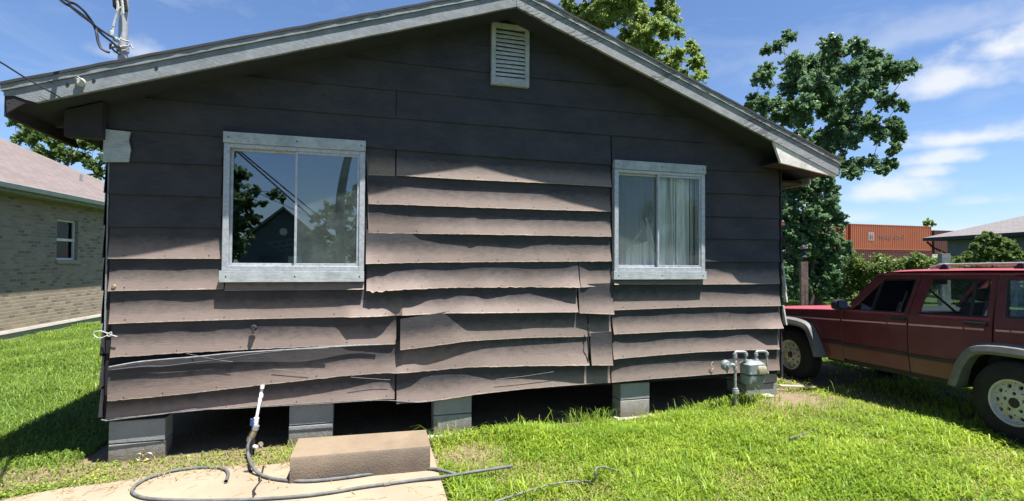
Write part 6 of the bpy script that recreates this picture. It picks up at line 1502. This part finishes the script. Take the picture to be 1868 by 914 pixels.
# ------------------------------------------------------------------ grass
import time as _t; _t0 = _t.time()
DC = {}
def blades(name, X, Y, h, wd, mat, seed, lean=.45, label=None):
    g = np.random.default_rng(seed); n = len(X)
    Z = .175*np.clip((X-4.7)/2.4, 0, 1)**2*(3-2*np.clip((X-4.7)/2.4, 0, 1))+.012*np.sin(X*1.7+Y*.9)+.010*np.sin(X*.6-Y*2.1+1)-.004
    B = np.stack([X, Y, Z], 1); a = g.random(n)*2*np.pi; dv = np.stack([np.cos(a), np.sin(a), np.zeros(n)], 1); sd = np.stack([-np.sin(a), np.cos(a), np.zeros(n)], 1)
    ln = lean*(.3+g.random(n)*1.2); up = np.array([0, 0, 1.])
    p1 = B+dv*(h*ln*.25)[:, None]+up*(h*.5)[:, None]; p2 = B+dv*(h*ln*.75)[:, None]+up*(h*(.85))[:, None]; p3 = B+dv*(h*ln*1.35)[:, None]+up*(h*np.clip(1.05-ln*.35, .5, 1.1))[:, None]
    w_ = wd[:, None]*.5
    v = np.stack([B-sd*w_*.8, B+sd*w_*.8, p1+sd*w_, p1-sd*w_, p1-sd*w_, p1+sd*w_, p2+sd*w_*.75, p2-sd*w_*.75, p2-sd*w_*.75, p2+sd*w_*.75, p3+sd*w_*.08, p3-sd*w_*.08], 1)
    # shared vertices so that every blade is one island
    vv = np.stack([B-sd*w_*.8, B+sd*w_*.8, p1-sd*w_, p1+sd*w_, p2-sd*w_*.75, p2+sd*w_*.75, p3], 1).reshape(-1, 3)
    me = bpy.data.meshes.new(name); me.vertices.add(n*7); me.vertices.foreach_set('co', vv.astype(np.float32).ravel())
    b0 = (np.arange(n)*7)[:, None]; q1 = b0+np.array([[0, 1, 3, 2]]); q2 = b0+np.array([[2, 3, 5, 4]]); t3 = b0+np.array([[4, 5, 6]])
    loops = np.concatenate([q1, q2, t3], 1).astype(np.int32).ravel(); me.loops.add(len(loops)); me.loops.foreach_set('vertex_index', loops)
    st_ = ((np.arange(n)*11)[:, None]+np.array([[0, 4, 8]])).astype(np.int32).ravel(); me.polygons.add(n*3); me.polygons.foreach_set('loop_start', st_)
    me.materials.append(MATS[mat]); me.update(calc_edges=True); me.polygons.foreach_set('use_smooth', np.ones(n*3, dtype=bool))
    o = bpy.data.objects.new(name, me); col.objects.link(o); tag(o, label, 'grass', kind='stuff'); return o
# density map on a 5 cm grid
GX0, GX1, GY0, GY1, ST = -5.5, 11., -4.0, 2.5, .06
nx_, ny_ = int((GX1-GX0)/ST), int((GY1-GY0)/ST)
DM = np.zeros((nx_, ny_))
for i in range(nx_):
    for j in range(ny_):
        x, y = GX0+i*ST, GY0+j*ST
        if inpoly(x, y, slab_poly): DM[i, j] = 0; continue
        DM[i, j] = max(0, 1-1.05*dirt(x, y)) if 0 < 1 else 0
        if dirt(x, y) > .8 and -.2 < x < 7.2 and y > .05: DM[i, j] = 0
def scatter(n, x0, x1, y0, y1, seed, pw=1.):
    g = np.random.default_rng(seed); X = x0+(x1-x0)*g.random(n); Y = y0+(y1-y0)*g.random(n)
    i = np.clip(((X-GX0)/ST).astype(int), 0, nx_-1); j = np.clip(((Y-GY0)/ST).astype(int), 0, ny_-1); inside_ = (X > GX0) & (X < GX1) & (Y > GY0) & (Y < GY1)
    d = np.where(inside_, DM[i, j]**pw, 1.); d = np.where((X > -.1) & (X < 7.1) & (Y > .05) & (Y < 9.2), 0, d)
    k = g.random(n) < d
    return X[k], Y[k], g
def patch(X, Y, s, o=0.): return .5+.5*np.sin(X*s+1.3*np.sin(Y*s*.8+o))*np.cos(Y*s*1.2+1.1*np.sin(X*s*.7+2+o))
# near lawn
X, Y, g = scatter(200000, 2.4, 10.2, -4.0, .1, 1, 1.0)
pt_ = patch(X, Y, 2.3); edge = np.exp(-((Y+.38)/.28)**2)*np.clip((X-3.3)/.4, 0, 1)*np.clip((6.0-X)/.4, 0, 1)
h = (.032+.065*pt_**1.5+.07*edge*patch(X, Y, 4., 1))*(.6+.8*g.random(len(X))); h *= np.where((X < 4.0) & (Y < -.9), .72, 1)
blades('lawn_grass', X, Y, h, .0055+.006*g.random(len(X)), 'grass_blade', 2, .6, 'bright sunlit lawn in front of and beside the house')
X, Y, g = scatter(230000, -5.6, 2.6, -3.2, 2.5, 3, .8); keep = (X < 0.3) | (Y < .0); X, Y = X[keep], Y[keep]
far_ = np.clip((Y+.2)/1.2, 0, 1); h = (.022+.10*far_*(.5+.5*patch(X, Y, 2.)))*(.55+.8*g.random(len(X)))
blades('lawn_grass', X, Y, h, .006+.006*g.random(len(X)), 'grass_dark', 4, .6, 'tall dark green grass between the house and the brick neighbour')
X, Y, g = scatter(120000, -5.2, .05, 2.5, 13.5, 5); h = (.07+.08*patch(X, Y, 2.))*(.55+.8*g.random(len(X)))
blades('lawn_grass', X, Y, h, .008+.006*g.random(len(X)), 'grass_dark', 6, .6, 'long grass running back beside the brick neighbour')
X, Y, g = scatter(60000, 7.0, 20, .1, 22, 7); h = (.03+.05*patch(X, Y, 1.))*(.5+g.random(len(X)))
blades('lawn_grass', X, Y, h, .014+.012*g.random(len(X)), 'grass_blade', 8, .6, 'sunlit grass beyond the red car')
# dry bits and clippings at the margins of the bare ground
gD = np.random.default_rng(20); X = -4+14*gD.random(90000); Y = -3.2+4*gD.random(90000); i = np.clip(((X-GX0)/ST).astype(int), 0, nx_-1); j = np.clip(((Y-GY0)/ST).astype(int), 0, ny_-1)
dm = DM[i, j]; k = (gD.random(90000) < np.where((dm > .12) & (dm < .97), .5, np.where(dm >= .97, .10, .0))); X, Y = X[k], Y[k]
blades('dry_grass', X, Y, .02+.02*gD.random(len(X)), .003+.003*gD.random(len(X)), 'grass_dry', 21, 2.2, 'straw coloured dry grass around the bare soil patches')
gD = np.random.default_rng(24); X = 2.6+7.5*gD.random(60000); Y = -4+4*gD.random(60000); i = np.clip(((X-GX0)/ST).astype(int), 0, nx_-1); j = np.clip(((Y-GY0)/ST).astype(int), 0, ny_-1)
k = (DM[i, j] > .4) & (gD.random(60000) < .22+.9*patch(X, Y, 2.9, 4)**3); X, Y = X[k], Y[k]
blades('dry_grass', X, Y, .03+.045*gD.random(len(X)), .004+.004*gD.random(len(X)), 'grass_dry', 25, 1.2, 'straw coloured dead blades mixed through the near lawn')
# coarse longer blades scattered in clumps
cX = 2.7+7*gD.random(260); cY = -3.8+3.6*gD.random(260); X = np.repeat(cX, 45)+gD.normal(0, .06, 260*45); Y = np.repeat(cY, 45)+gD.normal(0, .06, 260*45); i = np.clip(((X-GX0)/ST).astype(int), 0, nx_-1); j = np.clip(((Y-GY0)/ST).astype(int), 0, ny_-1); k = DM[i, j] > .6; X, Y = X[k], Y[k]
blades('lawn_grass', X, Y, .07+.07*gD.random(len(X)), .006+.005*gD.random(len(X)), 'grass_blade', 26, .8, 'coarser longer clumps of grass standing in the near lawn')
gL = np.random.default_rng(51); X, Y = [], []
while len(X) < 900:
    x, y = -2.3+5*gL.random(), -2.6+2.2*gL.random()
    if inpoly(x, y, slab_poly) and gL.random() < math.exp(-slabdist(x, y)/.10)+.03: X.append(x); Y.append(y)
X, Y = np.array(X), np.array(Y); oc = blades('clippings', X, Y, .010+.012*gL.random(len(X)), .003+.004*gL.random(len(X)), 'grass_dry', 52, 3.5, 'dry clippings blown on to the edges of the slab'); oc.location.z = .034
# tall wispy tufts against the dark under-floor gap
TX, TY = [], []
gT = np.random.default_rng(31)
for cx_, cy_, n_, s_ in ((4.42, -.10, 90, .10), (4.6, -.14, 60, .08), (3.9, -.12, 30, .12), (3.55, -.15, 22, .10), (5.2, -.2, 40, .12), (5.75, -.22, 50, .14), (4.15, -.2, 30, .2), (2.88, -.16, 50, .06), (1.75, -.45, 60, .08), (1.55, -.36, 40, .06), (1.95, -.40, 30, .05), (6.5, -.15, 26, .1), (7.3, -.5, 30, .15)):
    TX.append(cx_+gT.normal(0, s_, n_)); TY.append(cy_+gT.normal(0, s_*.5, n_))
X, Y = np.concatenate(TX), np.concatenate(TY); blades('tall_grass', X, Y, (.07+.17*gT.random(len(X))**1.5), .003+.003*gT.random(len(X)), 'grass_blade', 33, .75, 'tall wispy grass tufts along the foot of the house')
# low round leaved weeds
def weeds(n, x0, x1, y0, y1, seed, size, label, mat='grass_blade', keepf=None):
    X, Y, g = scatter(n, x0, x1, y0, y1, seed, .5)
    if keepf is not None: k = keepf(X, Y, g); X, Y = X[k], Y[k]
    n = len(X); Z = .175*np.clip((X-4.7)/2.4, 0, 1)**2*(3-2*np.clip((X-4.7)/2.4, 0, 1))+.012+.035*g.random(n); P = np.stack([X, Y, Z], 1)
    t1 = g.normal(size=(n, 3)); t1[:, 2] *= .35; t1 /= np.linalg.norm(t1, axis=1)[:, None]; nr = g.normal(size=(n, 3))*.4+[0, 0, 1]; t2 = np.cross(t1, nr); t2 /= np.linalg.norm(t2, axis=1)[:, None]
    L = (size*(.6+.8*g.random(n)))[:, None]; v = np.stack([P-t1*L*.5, P+t2*L*.4, P+t1*L*.5, P-t2*L*.4], 1).reshape(-1, 3)
    o = quads('weeds', v, mat); tag(o, label, 'weeds', kind='stuff')
weeds(90000, 2.4, 9.5, -4, 0, 41, .014, 'low leafy weeds mixed through the near lawn', keepf=lambda X, Y, g: g.random(len(X)) < patch(X, Y, 3.1, 2)**1.5)
weeds(26000, -1.8, 2.7, -1.3, .0, 43, .022, 'low leafy weeds along the front of the siding beside the slab', keepf=lambda X, Y, g: g.random(len(X)) < .25+.75*patch(X, Y, 5, 1)**2)
# debris plank by the right corner
pA, pB = ground(1425, 706, .22), ground(1488, 708, .22)
mb = MB(); mb.hexa([pA+[0, 0, 0], pB, pB+[0, .05, 0], pA+[0, .05, 0], pA+[0, 0, .02], pB+[0, 0, .02], pB+[0, .05, .02], pA+[0, .05, .02]], 'litter'); o = mb.build('wood_scrap', bevel=.003); rebase([o], tuple(pA)); tag(o, 'pale scrap of wood on the bare soil at the right corner of the house', 'wood scrap')
rk_ = random.Random(3)
for k, (px, py, s_, lb) in enumerate(((1668, 806, .05, 'small dark clod lying in the lawn in front of the rear wheel'), (455, 862, .04, 'broken dark stub beside the foot of the water riser'), (828, 795, .07, 'low grey stone at the foot of the pier beside the step'), (1400, 722, .05, 'pale stone at the foot of the corner pier'))):
    c = ground(px, py, gz(*ground(px, py, .1)[:2])+.01); bm = bmesh.new(); bmesh.ops.create_icosphere(bm, subdivisions=2, radius=s_)
    for v_ in bm.verts: v_.co *= 1+.35*noise.noise(v_.co*22+Vector((k, 0, 0))); v_.co.z *= .5; v_.co.x *= 1.5
    me = bpy.data.meshes.new('stone'); bm.to_mesh(me); bm.free(); me.materials.append(MATS['rubber' if k < 2 else 'pad']); o = bpy.data.objects.new('stone', me); col.objects.link(o); o.location = tuple(c); tag(o, lb, 'stone')
print('grass time', _t.time()-_t0)
